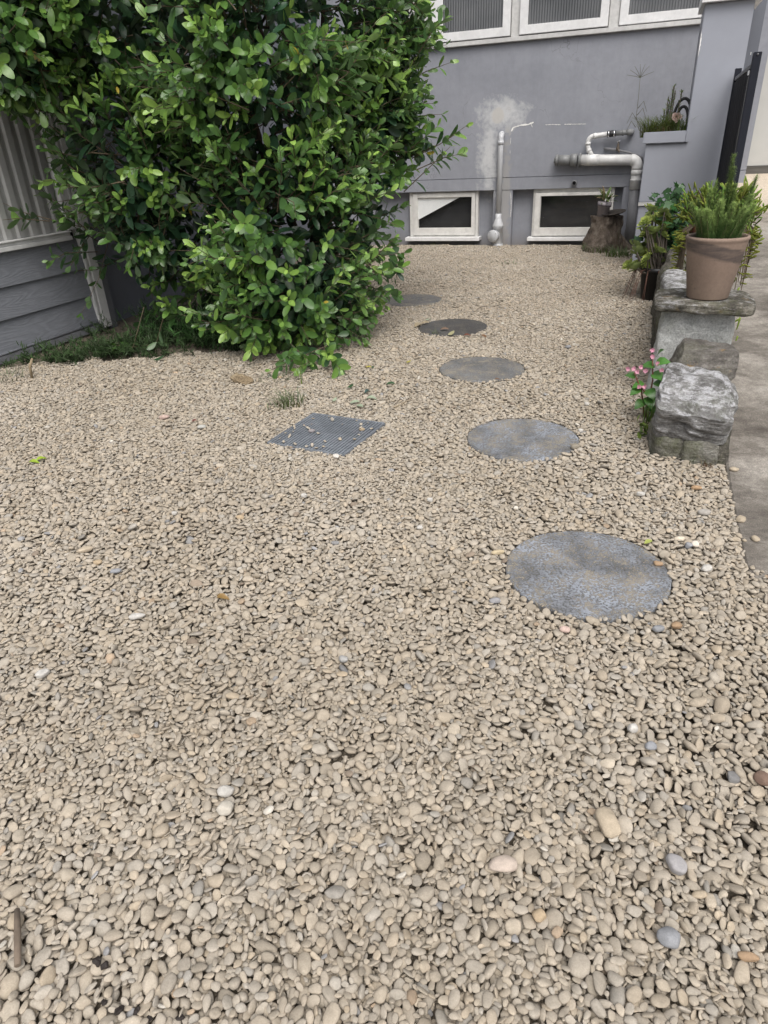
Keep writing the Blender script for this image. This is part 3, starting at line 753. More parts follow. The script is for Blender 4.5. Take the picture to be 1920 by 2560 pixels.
S_DARKS = stone_material('dark_side_stone', (0.05, 0.045, 0.035), (0.13, 0.12, 0.10), (0.26, 0.25, 0.21), green=0.5, seed=5.5)
wall = thing('stone_wall', 'low wall of stacked weathered stones between the gravel and driveway', 'stone wall', (0, 0, 0))
def stone(mat, c, size, seed, lab=None, rot=(0, 0, 0), **kw):
    o = link('stone', rock_mesh('stone', size, seed, **kw), mat, wall, c, rot)
    if lab: o['label'] = lab
    return o
stone(S_BASE, (0.205, 2.735, 0.005), (0.17, 0.24, 0.23), 1, 'mossy rounded base stone', rot=(0, 0, 0.2), amp=0.05, p=4)
stone(S_BASE, (0.312, 2.735, -0.005), (0.155, 0.30, 0.21), 2, rot=(0, 0, -0.1), amp=0.05, p=5)
stone(S_DARKS, (0.372, 2.78, -0.01), (0.05, 0.36, 0.22), 3, amp=0.05)
stone(S_WHITE, (0.276, 2.770, 0.166), (0.285, 0.39, 0.172), 4, 'boulder crusted with white lichen', rot=(0.14, 0.06, -0.08), amp=0.034, strata=0.026, p=9, n=58, chips=0.12, taper=(0.88, 1.0), lean=(0.0, -0.18), cuts=2)
stone(S_DARKS, (0.262, 3.06, 0.04), (0.20, 0.26, 0.26), 5, amp=0.05)
stone(S_BROWN, (0.292, 3.10, 0.205), (0.265, 0.28, 0.20), 6, 'brown grey block with ochre lichen spots', rot=(0.03, 0.02, -0.03), amp=0.03, strata=0.015, p=8, n=44, cuts=4)
stone(S_PALE, (0.278, 3.46, 0.195), (0.315, 0.24, 0.46), 7, 'pale grey block under the capstone', rot=(0, 0, 0.02), amp=0.035, p=7, taper=(1.12, 0.97), chips=0.10, n=40, cuts=5)
stone(S_CAP, (0.288, 3.45, 0.4245), (0.415, 0.36, 0.058), 8, 'flat lichened capstone under the terracotta pot', rot=(0, 0.012, -0.02), amp=0.018, p=6, n=40, strata=0.004, chips=0.05)
stone(S_DARKS, (0.27, 3.85, 0.12), (0.30, 0.42, 0.42), 9, amp=0.045, strata=0.01)
stone(S_WHITE, (0.265, 4.02, 0.36), (0.28, 0.44, 0.15), 10, 'pale stone behind the terracotta pot', amp=0.04, strata=0.012)
stone(S_DARKS, (0.27, 4.42, 0.12), (0.30, 0.50, 0.50), 11, amp=0.045)
stone(S_DARKS, (0.27, 4.95, 0.12), (0.28, 0.52, 0.46), 12, amp=0.045)
stone(S_BROWN, (0.30, 5.50, 0.14), (0.26, 0.55, 0.44), 13, amp=0.045)
stone(S_BROWN, (0.30, 6.10, 0.14), (0.26, 0.58, 0.44), 14, amp=0.045)

# ================================================================== GRAVEL
HX0, HX1, HY0, HY1, RES = -4.1, 1.6, -0.35, 8.62, 0.0025
NX, NY = int((HX1 - HX0) / RES), int((HY1 - HY0) / RES)
gx = HX0 + (np.arange(NX) + 0.5) * RES; gy = HY0 + (np.arange(NY) + 0.5) * RES
# gentle mounds
def smooth_noise(cell, amp, seed):
    r2 = np.random.default_rng(seed)
    nx, ny = int((HX1 - HX0) / cell) + 3, int((HY1 - HY0) / cell) + 3
    g_ = r2.normal(size=(nx, ny))
    u = (gx - HX0) / cell; v = (gy - HY0) / cell
    iu = u.astype(int); iv = v.astype(int); fu = u - iu; fv = v - iv
    fu = fu * fu * (3 - 2 * fu); fv = fv * fv * (3 - 2 * fv)
    a = g_[iu][:, iv]; b_ = g_[iu + 1][:, iv]; c_ = g_[iu][:, iv + 1]; d_ = g_[iu + 1][:, iv + 1]
    FU, FV = fu[:, None], fv[None, :]
    return amp * ((a * (1 - FU) + b_ * FU) * (1 - FV) + (c_ * (1 - FU) + d_ * FU) * FV)
mound = (smooth_noise(0.5, 0.0025, 1) + smooth_noise(0.14, 0.0015, 2)).astype(np.float32)
hf = (GROUND_Z + 0.004 + mound).astype(np.float32)
allow = np.zeros((NX, NY), bool)
XX, YY = gx[:, None], gy[None, :]
def proj_mask(mx, my):
    P = [XX, YY, -CAM_H]
    def dotv(v): return XX * v.x + YY * v.y - CAM_H * v.z
    dw = dotv(CAM_W); dw = np.where(dw < 0.05, 0.05, dw)
    px = 960 + 1690.4 * dotv(CAM_R) / dw; py_ = 1280 - 1690.4 * dotv(CAM_U) / dw
    return (px > -mx) & (px < 1920 + mx) & (py_ < 2560 + my)
allow |= proj_mask(420, 520)
allow &= (XX > -3.70) & (YY < 8.485)
allow &= ~((XX > 0.395) & (YY > 1.86 + 0.10 * np.sin(XX * 7)))         # driveway
allow &= ~((XX > -0.07) & (YY > 6.93))                                  # pillar
allow &= ~((XX > 0.12) & (YY > 2.64))                                   # stone wall
allow &= ~((XX < -3.2) & (YY > 4.5))                      # hidden ground under the bush
allow &= ~((XX < -2.45) & (YY > 4.05) & (YY < 4.6))
edge = 3.16 + (XX + 3.6) * 0.44 + 0.05 * np.sin(XX * 9) + 0.03 * np.sin(XX * 23)
allow &= ~((XX < -2.35) & (YY > edge) & (YY < 4.75))                                  # weedy strip by the shed
def raise_box(c, ang, h, z):
    ca, sa = math.cos(ang), math.sin(ang)
    u = (XX - c[0]) * ca + (YY - c[1]) * sa; v = -(XX - c[0]) * sa + (YY - c[1]) * ca
    msk = (np.abs(u) < h) & (np.abs(v) < h)
    hf[msk] = z
    wv = 0.022 + 0.016 * np.sin(u * 31 + 1) * np.sin(v * 27)
    return (u < h - 0.012) & (u > -h + wv * 1.6) & (v < h - wv) & (v > -h + wv)
for (x, y, r, _) in PAVERS:
    dd = (XX - x) ** 2 + (YY - y) ** 2
    hf[dd < r * r] = PTOP
    ang_ = np.arctan2(YY - y, XX - x); allow &= ~(dd < (r - 0.004 - 0.010 * np.sin(ang_ * 3 + x * 9) ** 4) ** 2)
gmask = raise_box((GC.x, GC.y), GA - PI / 2, HS + 0.004, 0.001)
allow &= ~gmask
msk = (XX > 0.40) & (YY > 1.82)
hf[msk] = -0.003
# templates
T = []
def make_template(a, b_, c_, eul):
    Rm = np.array(Euler(eul).to_matrix())
    Q = Rm @ np.diag([1 / a ** 2, 1 / b_ ** 2, 1 / c_ ** 2]) @ Rm.T
    r = int(math.ceil(a / RES)) + 1
    q = (np.arange(-r, r + 1)) * RES
    DX, DY = q[:, None], q[None, :]
    A = Q[2, 2]; B = Q[0, 2] * DX + Q[1, 2] * DY; Cq = Q[0, 0] * DX ** 2 + 2 * Q[0, 1] * DX * DY + Q[1, 1] * DY ** 2
    disc = B * B - A * (Cq - 1)
    ok = disc > 0; s_ = np.sqrt(np.where(ok, disc, 0))
    lo = np.where(ok, (-B - s_) / A, 50.0).astype(np.float32); up = np.where(ok, (-B + s_) / A, -50.0).astype(np.float32)
    # trim to the footprint
    ix = np.where(ok.any(1))[0]; iy = np.where(ok.any(0))[0]
    x0, x1, y0, y1 = ix[0], ix[-1] + 1, iy[0], iy[-1] + 1
    return (lo[x0:x1, y0:y1].copy(), up[x0:x1, y0:y1].copy(), x0 - r, y0 - r, (a, b_, c_), eul)
for i in range(700):
    a = float(np.clip(rng.lognormal(math.log(0.0089), 0.37), 0.0040, 0.0205))
    b_ = a * rng.uniform(0.48, 0.86); c_ = b_ * rng.uniform(0.38, 0.70)
    tilt = rng.normal(0, 0.34) if rng.random() > 0.20 else rng.uniform(-1.3, 1.3)
    T.append(make_template(a, b_, c_, (tilt, rng.normal(0, 0.26), rng.uniform(0, 2 * PI))))
def rest(tp, i, j):
    lo, up, ox, oy, abc, eul = tp
    s = hf[i + ox:i + ox + lo.shape[0], j + oy:j + oy + lo.shape[1]]
    if s.shape != lo.shape: return 9.0
    return float((s - lo).max())
def drop(tp, i, j, sink, z=None):
    lo, up, ox, oy, abc, eul = tp
    if z is None: z = rest(tp, i, j)
    if z > 1: return None
    s = hf[i + ox:i + ox + lo.shape[0], j + oy:j + oy + lo.shape[1]]
    z -= sink * abc[2]
    np.maximum(s, up + z, out=s)
    return z
cells = np.argwhere(allow)
area = len(cells) * RES * RES
NPEB = int(area * 14500)
K = 14
cand = cells[rng.integers(0, len(cells), size=(NPEB, K))]
tix = rng.integers(0, len(T), NPEB)
sinks = rng.uniform(0.25, 0.95, NPEB)
PEB = np.zeros((NPEB, 11), np.float32); npb = 0   # x y z  rx ry rz  a b c  order  template
SPECIAL = []
def G(px, py_, z=0.0):
    d_ = CAM_R * ((px - 960) / 1690.4) - CAM_U * ((py_ - 1280) / 1690.4) + CAM_W
    t = (z - CAM_H) / d_.z
    return Vector((d_.x * t, d_.y * t, z))
# stones that stand out: photo position, half sizes (m), colour, label
WHT = (0.48, 0.465, 0.43); GRY = (0.26, 0.268, 0.28); ORG = (0.33, 0.23, 0.145); TAN = (0.42, 0.33, 0.22); BEI = (0.42, 0.355, 0.265); BRN = (0.19, 0.13, 0.10); PNK = (0.50, 0.38, 0.33)
OUT = [(565, 1982, .019, .015, .012, WHT, 'off white pitted stone low in the gravel, left of centre'),
       (563, 2030, .020, .016, .012, (0.46, 0.43, 0.37), 'cream white stone just below the pitted white one'),
       (1257, 2170, .032, .019, .013, (0.47, 0.40, 0.34), 'pinkish white chunky stone in the lower gravel'),
       (1674, 2357, .024, .019, .014, GRY, 'blue grey rounded stone in the lower gravel'),
       (1688, 2170, .017, .022, .012, (0.33, 0.32, 0.32), 'smooth grey oval stone with darker skin'),
       (1520, 2065, .026, .034, .016, BEI, 'largest smooth beige pebble in the lower gravel'),
       (1870, 2393, .020, .009, .008, ORG, 'rusty orange flat pebble near the lower corner'),
       (1348, 2295, .014, .012, .010, TAN, 'golden brown pebble above the lower gravel edge'),
       (290, 1433, .020, .011, .009, GRY, 'slate grey pebble in the gravel towards the shed'),
       (437, 1288, .012, .011, .009, WHT, 'small bright white pebble in the middle gravel'),
       (213, 1380, .030, .016, .010, BEI, 'long flat beige stone in the gravel towards the shed'),
       (245, 1410, .018, .011, .009, TAN, 'yellowish pebble beside the slate grey one'),
       (600, 1296, .017, .014, .009, TAN, 'tan brown stone in the middle gravel'),
       (345, 1545, .026, .012, .009, WHT, 'flat white sliver of stone in the left gravel'),
       (410, 1046, .030, .020, .012, PNK, 'pinkish broken stone under the bush'),
       (505, 1072, .024, .015, .010, (0.40, 0.40, 0.37), 'pale grey oval stone under the bush'),
       (780, 1080, .018, .012, .010, (0.24, 0.22, 0.22), 'dark grey stone at the grate corner'),
       (1765, 1425, .020, .013, .010, WHT, 'white stone between big stepping stone and driveway'),
       (1735, 1365, .016, .014, .012, (0.62, 0.56, 0.48), 'cream stone right of the big stepping stone'),
       (1700, 1350, .021, .010, .009, (0.60, 0.53, 0.42), 'cream elongated stone behind the big stepping stone'),
       (1720, 1370, .013, .012, .011, GRY, 'blue grey pebble right of the big stepping stone'),
       (1645, 1413, .018, .011, .009, ORG, 'rust stained pebble on the rim of the big stepping stone'),
       (1245, 1385, .024, .010, .009, (0.50, 0.42, 0.28), 'yellow cream stone touching the big stepping stone'),
       (1238, 1505, .020, .011, .009, (0.30, 0.30, 0.31), 'grey speckled pebble below the big stepping stone'),
       (1412, 1582, .016, .011, .010, PNK, 'pink quartz pebble below the big stepping stone'),
       (1645, 1580, .018, .012, .010, GRY, 'dark blue pebble below the big stepping stone'),
       (1690, 1570, .016, .012, .010, ORG, 'brown orange pebble below the big stepping stone'),
       (1450, 1078, .013, .010, .010, WHT, 'white pebble at the edge of the second stepping stone'),
       (1467, 1015, .015, .011, .010, WHT, 'white pebble beyond the second stepping stone'),
       (1436, 1122, .022, .018, .014, (0.24, 0.215, 0.17), 'brown rounded stone resting on the second stepping stone'),
       (1600, 1240, .018, .011, .009, WHT, 'white chip in the gravel beside the stone wall'),
       (1740, 1222, .022, .012, .010, (0.37, 0.25, 0.15), 'brown flat pebble below the stone wall'),
       (1760, 1285, .024, .018, .012, (0.33, 0.31, 0.28), 'grey brown pebble near the driveway edge'),
       (1580, 1825, .013, .011, .010, WHT, 'small white pebble in the right gravel'),
       (1625, 1880, .015, .012, .010, GRY, 'slate blue pebble in the right gravel'),
       (1905, 1955, .020, .018, .012, BRN, 'dark purple brown pebble at the right edge'),
       (110, 1688, .022, .015, .010, WHT, 'white stone in the gravel near the left edge'),
       (860, 1655, .015, .012, .010, (0.34, 0.34, 0.33), 'pale grey pebble in the centre of the gravel'),
       (760, 1245, .014, .011, .010, WHT, 'white grey pebble below the drain grate'),
       (1075, 1255, .013, .010, .009, WHT, 'white pebble midway to the second stepping stone'),
       (1050, 1322, .012, .010, .009, WHT, 'white chip left of the big stepping stone'),
       (700, 945, .014, .011, .009, TAN, 'tan stone by the grass tuft'),
       (905, 1075, .016, .014, .009, TAN, 'yellow tan stone beside the drain grate'),
       (840, 1143, .016, .013, .010, (0.60, 0.57, 0.52), 'whitish pebble at the near corner of the drain grate'),
       (1420, 870, .022, .014, .012, GRY, 'blue grey stone beyond the third stepping stone')]
special_at = int(NPEB * 0.80); SP = []
for n_ in range(NPEB):
    if n_ == special_at:
        for (px, py_, a, b_, c_, col, lab) in OUT:
            p = G(px, py_); i = int((p.x - HX0) / RES); j = int((p.y - HY0) / RES)
            a, b_, c_ = a * .86, b_ * .86, c_ * .86
            tpl = make_template(a, b_, c_, (rng.normal(0, .12), rng.normal(0, .12), rng.uniform(-0.35, 0.35) + 0.36))
            z = drop(tpl, i, j, 0.45)
            SP.append((gx[i], gy[j], z, tpl, col, lab))
    cd = cand[n_]
    tpl = T[tix[n_]]
    best = 9.0
    for q in hf[cd[:, 0], cd[:, 1]].argsort()[:3]:
        zz = rest(tpl, cd[q, 0], cd[q, 1])
        if zz < best: best = zz; i, j = cd[q]
    if best > 0.0045 + mound[i, j]: continue
    z = drop(tpl, i, j, sinks[n_], best)
    PEB[npb, :3] = (gx[i], gy[j], z); PEB[npb, 3:6] = tpl[5]; PEB[npb, 6:9] = tpl[4]; PEB[npb, 9] = n_; npb += 1
PEB = PEB[:npb]
# scattered pebbles lying on the grate
EXTRA = []
for (u, v) in [(-.15, .12), (-.12, .06), (-.05, .13), (.02, .1), (.1, .13), (.13, .07), (.17, .1), (.15, .02), (.16, -.04), (-.16, -.02), (-.17, -.08), (-.16, -.14), (-.12, -.17), (-.06, -.17), (.02, -.16), (.07, -.15), (.1, -.06), (-.03, -.03), (-.1, -.0), (.05, -.1), (-.14, .03), (-.15, -.05), (-.175, .0), (.0, -.175), (.05, -.178), (-.13, -.11), (.12, .16), (.06, .165), (-.02, .17), (-.09, .165)]:
    ca, sa = math.cos(GA - PI / 2), math.sin(GA - PI / 2)
    x, y = GC.x + u * ca - v * sa, GC.y + u * sa + v * ca
    i = int((x - HX0) / RES); j = int((y - HY0) / RES); tpl = T[rng.integers(0, len(T))]
    if tpl[4][0] > 0.014: tpl = T[rng.integers(0, len(T))]
    z = drop(tpl, i, j, 0.1)
    EXTRA.append((gx[i], gy[j], z, *tpl[5], *tpl[4], NPEB, 0))
PEB = np.vstack([PEB, np.array(EXTRA, np.float32)])

def pebble_mesh(name, seed, sub):
    bm = bmesh.new(); bmesh.ops.create_icosphere(bm, subdivisions=sub, radius=1)
    off = Vector((seed * 5.1, seed * 2.3, seed * 9.7)); pw = random.uniform(2.0, 3.2)
    ax = [(Vector((random.gauss(0, 1), random.gauss(0, 1), random.gauss(0, 0.7))).normalized(), random.uniform(0.60, 0.92)) for _ in range(5)]
    for v in bm.verts:
        c = v.co.copy()
        L = (abs(c.x) ** pw + abs(c.y) ** pw + abs(c.z) ** pw) ** (1 / pw)
        c = c / L
        c = c * (1 + 0.16 * mnoise.noise(c * 0.9 + off) + 0.05 * mnoise.noise(c * 2.4 + off))
        for (nn, dd) in ax:                       # worn-flat facets
            e = c.dot(nn) - dd
            if e > 0: c = c - nn * e * 0.7
        v.co = c
    for f in bm.faces: f.smooth = True
    me = bpy.data.meshes.new(name); bm.to_mesh(me); bm.free()
    return me

def pebble_material(name, mode):
    mt, nt, b = NT(name)
    if mode == 'inst':
        a = nt.nodes.new('ShaderNodeAttribute'); a.attribute_type = 'INSTANCER'; a.attribute_name = 'tint'; c = a.outputs['Color']
    else:
        a = nt.nodes.new('ShaderNodeObjectInfo'); c = a.outputs['Color']
    tc = nt.nodes.new('ShaderNodeTexCoord'); geo = nt.nodes.new('ShaderNodeNewGeometry')
    v = geo.outputs['Position']
    n1 = noise(nt, v, 55, 5, 0.65); n2 = noise(nt, v, 420, 3, 0.7); n3 = noise(nt, v, 1.4, 3)
    c = mixc(nt, 1.0, c, ramp(nt, n1, [(0.3, 0.80), (0.7, 1.14)]), 'MULTIPLY')
    c = mixc(nt, 1.0, c, ramp(nt, n2, [(0.3, 0.86), (0.7, 1.10)]), 'MULTIPLY')
    c = mixc(nt, 1.0, c, ramp(nt, n3, [(0.35, (0.94, 0.925, 0.91)), (0.65, (1.05, 1.05, 1.06))]), 'MULTIPLY')
    nt.links.new(c, b.inputs['Base Color']); b.inputs['Roughness'].default_value = 0.85; b.inputs['Specular IOR Level'].default_value = 0.25
    bump(nt, b, n2, 0.25, 0.002)
    return mt
M_PEBI = pebble_material('pebble_dusty_beige', 'inst'); M_PEBO = pebble_material('pebble_stone', 'obj')
pcol = bpy.data.collections.new('pebble_shapes')
NV = 16
pmeshes = []
for i in range(NV):
    me = pebble_mesh('pebble', i + 1, 3); me.materials.append(M_PEBO); pmeshes.append(me)
for i in range(NV):
    me = pebble_mesh('pebble_shape', i + 40, 2); me.materials.append(M_PEBI)
    o = bpy.data.objects.new('pebble_shape', me); pcol.objects.link(o)

n = len(PEB)
val = rng.normal(1.0, 0.065, n).clip(0.78, 1.2)
base = np.array([0.372, 0.328, 0.264])
warm = rng.normal(0, 0.018, n)
tint = base[None, :] * val[:, None] * np.stack([1 + warm, np.ones(n), 1 - 1.5 * warm], 1)
u = rng.random(n)
def setcol(msk, c, s=0.12): tint[msk] = np.array(c)[None, :] * rng.normal(1, s, (msk.sum(), 1))
setcol(u < 0.018, (0.31, 0.29, 0.255)); setcol((u > 0.018) & (u < 0.022), (0.265, 0.262, 0.258)); setcol((u > 0.022) & (u < 0.0245), (0.50, 0.47, 0.41))
setcol((u > 0.0245) & (u < 0.027), (0.36, 0.28, 0.20)); setcol((u > 0.027) & (u < 0.031), (0.24, 0.195, 0.15)); setcol((u > 0.040) & (u < 0.13), (0.345, 0.303, 0.24))
tint = tint.clip(0.02, 0.8)
# the 300 topmost, nearest pebbles become objects of their own
d3 = np.sqrt(PEB[:, 0] ** 2 + PEB[:, 1] ** 2 + (PEB[:, 2] - CAM_H) ** 2)
dotv = lambda v: PEB[:, 0] * v.x + PEB[:, 1] * v.y + (PEB[:, 2] - CAM_H) * v.z
ppx = 960 + 1690.4 * dotv(CAM_R) / dotv(CAM_W); ppy = 1280 - 1690.4 * dotv(CAM_U) / dotv(CAM_W)
inview = (ppx > 20) & (ppx < 1900) & (ppy > 1500) & (ppy < 2540) & (PEB[:, 9] > 0.6 * NPEB) & (PEB[:, 9] < NPEB)
score = np.where(inview, PEB[:, 6] * PEB[:, 7] / d3 ** 2, -1)
near_ix = np.argsort(-score)[:300]
keep = np.ones(n, bool); keep[near_ix] = False
for q in near_ix:
    o = link('pebble', pmeshes[int(q) % NV], None, None, PEB[q, :3].tolist(), PEB[q, 3:6].tolist(), PEB[q, 6:9].tolist())
    o.color = (*[float(t) for t in tint[q]], 1)
    tag(o, 'smooth dusty river pebble, among the largest loose ones in the nearest gravel', 'pebble', 'large loose pebbles in the nearest gravel')
for k, (x, y, z, tpl, col, lab) in enumerate(SP):
    o = link('stone', pmeshes[k % NV], None, None, (x, y, z), tpl[5], tpl[4]); o.color = (*col, 1)
    tag(o, lab, 'stone', 'odd stones lying in the gravel')
P2 = PEB[keep]; t2 = tint[keep]
me = bpy.data.meshes.new('gravel'); me.vertices.add(len(P2)); me.vertices.foreach_set('co', P2[:, :3].astype(np.float32).ravel())
for nm, arr_ in (('rot', P2[:, 3:6]), ('scl', P2[:, 6:9])):
    a = me.attributes.new(nm, 'FLOAT_VECTOR', 'POINT'); a.data.foreach_set('vector', np.ascontiguousarray(arr_, np.float32).ravel())
a = me.attributes.new('tint', 'FLOAT_COLOR', 'POINT'); c4 = np.ones((len(P2), 4), np.float32); c4[:, :3] = t2; a.data.foreach_set('color', c4.ravel())
a = me.attributes.new('idx', 'INT', 'POINT'); a.data.foreach_set('value', rng.integers(0, NV, len(P2)).astype(np.int32))
gravel = link('gravel', me); tag(gravel, 'beige river pebble gravel covering the whole yard', 'gravel', kind='stuff')
ng = bpy.data.node_groups.new('scatter_pebbles', 'GeometryNodeTree')
ng.interface.new_socket('Geometry', in_out='INPUT', socket_type='NodeSocketGeometry'); ng.interface.new_socket('Geometry', in_out='OUTPUT', socket_type='NodeSocketGeometry')
gi = ng.nodes.new('NodeGroupInput'); go = ng.nodes.new('NodeGroupOutput'); iop = ng.nodes.new('GeometryNodeInstanceOnPoints')
ci = ng.nodes.new('GeometryNodeCollectionInfo'); ci.inputs['Collection'].default_value = pcol; ci.inputs['Separate Children'].default_value = True; ci.inputs['Reset Children'].default_value = True
def nattr(nm, typ):
    x = ng.nodes.new('GeometryNodeInputNamedAttribute'); x.data_type = typ; x.inputs['Name'].default_value = nm
    return x.outputs['Attribute']
e2r = ng.nodes.new('FunctionNodeEulerToRotation')
ng.links.new(nattr('rot', 'FLOAT_VECTOR'), e2r.inputs[0])
ng.links.new(gi.outputs[0], iop.inputs['Points']); ng.links.new(ci.outputs[0], iop.inputs['Instance'])
iop.inputs['Pick Instance'].default_value = True
ng.links.new(nattr('idx', 'INT'), iop.inputs['Instance Index']); ng.links.new(e2r.outputs[0], iop.inputs['Rotation']); ng.links.new(nattr('scl', 'FLOAT_VECTOR'), iop.inputs['Scale'])
ng.links.new(iop.outputs[0], go.inputs[0])
md = gravel.modifiers.new('scatter', 'NODES'); md.node_group = ng
print('pebbles', len(P2), 'area', area)

#@@PLANTS
# ================================================================== LEAF GEOMETRY
def leaf_template(rows, wid, fold=0.18, curl=0.25, cols=1):
    """leaf along +X, normal +Z, unit length; rows: t list, wid: half widths"""
    vs = []; 
    for t, w_ in zip(rows, wid):
        z = -curl * (t - 0.35) ** 2
        vs += [(t, -w_, z + fold * w_), (t, 0, z), (t, w_, z + fold * w_)]
    fs = []
    for i in range(len(rows) - 1):
        a = i * 3
        fs += [(a, a + 3, a + 4, a + 1), (a + 1, a + 4, a + 5, a + 2)]
    return np.array(vs, np.float32), np.array(fs, np.int32)
LT = [leaf_template([0, .10, .30, .58, .80, .94, 1.0], [.012, .07, .18, .228, .19, .10, .012], f, c) for f, c in ((.22, .25), (.12, .45), (.32, .10), (.18, -.15))]

def frames(axis, normal):
    """orthonormal frames (n,3,3) with columns axis, side, normal"""
    a = axis / np.linalg.norm(axis, axis=1, keepdims=True)
    n_ = normal - a * (normal * a).sum(1, keepdims=True)
    n_ /= np.linalg.norm(n_, axis=1, keepdims=True) + 1e-9
    s_ = np.cross(n_, a)
    return np.stack([a, s_, n_], 2)

def scatter_leaves(name, pos, axis, normal, length, tint, templates, parent=None, mat=None, width=None):
    pos = np.asarray(pos, float); F = frames(np.asarray(axis, float), np.asarray(normal, float)); length = np.asarray(length, float)
    n_ = len(pos); which = np.arange(n_) % len(templates)
    V = []; FA = []; C = []; o = 0
    for k, (tv, tf) in enumerate(templates):
        ix = np.where(which == k)[0]
        if len(ix) == 0: continue
        w = np.ones(len(ix)) if width is None else np.asarray(width)[ix]
        loc = tv[None] * np.stack([length[ix], length[ix] * w, length[ix]], 1)[:, None, :]
        v = np.einsum('nij,nkj->nki', F[ix], loc) + pos[ix][:, None, :]
        V.append(v.reshape(-1, 3)); C.append(np.repeat(np.asarray(tint)[ix], len(tv), 0))
        f = tf[None] + (np.arange(len(ix)) * len(tv))[:, None, None] + o
        FA.append(f.reshape(-1, tf.shape[1])); o += len(ix) * len(tv)
    me = arr_mesh(name, np.vstack(V), np.vstack(FA), True, np.vstack(C))
    return link(name, me, mat, parent)

def unit(v): return v / (np.linalg.norm(v, axis=-1, keepdims=True) + 1e-9)

# ================================================================== BIG BUSH
M_LEAF = leaf_mat('glossy_leaf'); M_LEAFO = leaf_mat('glossy_leaf_single', 'obj')
M_BARK = simple('brown_bark', (0.060, 0.042, 0.030), 0.85, var=0.4, scale=40, bumpk=0.4, obj_scale=(1, 1, 0.3))
bush = thing('leafy_bush', 'large dense evergreen bush with oval glossy leaves in front of the shed', 'bush', (-2.35, 4.6, 0))
BO = np.array([-2.35, 4.6, 0.0])
LOBES = [((-2.42, 4.75, 1.95), (1.00, 0.98, 1.25)),
         ((-2.08, 4.20, 0.70), (0.56, 0.76, 0.80)),
         ((-2.02, 4.80, 2.05), (0.54, 0.80, 1.00)),
         ((-3.05, 4.05, 2.15), (0.72, 0.72, 0.85)),
         ((-2.62, 4.05, 1.00), (0.40, 0.36, 0.42)),
         ((-2.22, 4.00, 1.60), (0.62, 0.55, 0.60)),
         ((-1.98, 4.60, 0.92), (0.38, 0.60, 0.62)),
         ((-1.72, 4.75, 1.28), (0.26, 0.40, 0.30)),
         ((-3.20, 3.60, 2.00), (0.45, 0.35, 0.50)),
         ((-2.98, 3.72, 1.12), (0.38, 0.26, 0.38)),
         ((-3.30, 3.45, 1.72), (0.34, 0.32, 0.34)),
         ((-2.92, 3.78, 0.76), (0.30, 0.22, 0.26)),
         ((-2.00, 3.95, 0.32), (0.40, 0.48, 0.34)),
         ((-2.62, 4.18, 0.50), (0.36, 0.26, 0.42)),
         ((-3.02, 4.02, 0.62), (0.34, 0.22, 0.34))]
def lobe_f(p, skip=None):
    best = np.full(len(p), 9.0)
    for k, (c, r) in enumerate(LOBES):
        if k == skip: continue
        best = np.minimum(best, np.linalg.norm((p - np.array(c)) / np.array(r), axis=1))
    return best
brng = np.random.default_rng(21)
SH_P, SH_D = [], []
for k, (c, r) in enumerate(LOBES):
    area_ = 4 * PI * ((r[0] * r[1]) ** 1.6 + (r[0] * r[2]) ** 1.6 + (r[1] * r[2]) ** 1.6) ** (1 / 1.6) / 3 ** (1 / 1.6)
    ns = int(area_ * 135)
    d_ = unit(brng.normal(size=(ns, 3)))
    depth = 1 - np.abs(brng.normal(0, 0.20, ns)) + np.where(brng.random(ns) < .25, 0.10, 0.03)
    p = np.array(c) + d_ * np.array(r) * depth[:, None]
    nrm = unit(d_ / np.array(r))
    ok = lobe_f(p, k) > 0.84
    back = brng.random(ns) < np.where(nrm[:, 1] > 0.35, 0.35, 1.0)
    ok &= back & (p[:, 2] > 0.05) & (p[:, 0] > -3.68)
    # thin the shaded hollow on the shed side
    hollow = (p[:, 0] < -2.35) & (p[:, 2] < 1.5) & (p[:, 1] > 3.8)
    ok &= ~(hollow & (brng.random(ns) < 0.60))
    # clumpy density
    cl = np.array([mnoise.noise(Vector(q * 2.6)) for q in p])
    ok &= brng.random(ns) < np.clip(0.72 + cl * 2.1, 0.06, 1)
    SH_P.append(p[ok]); SH_D.append(nrm[ok])
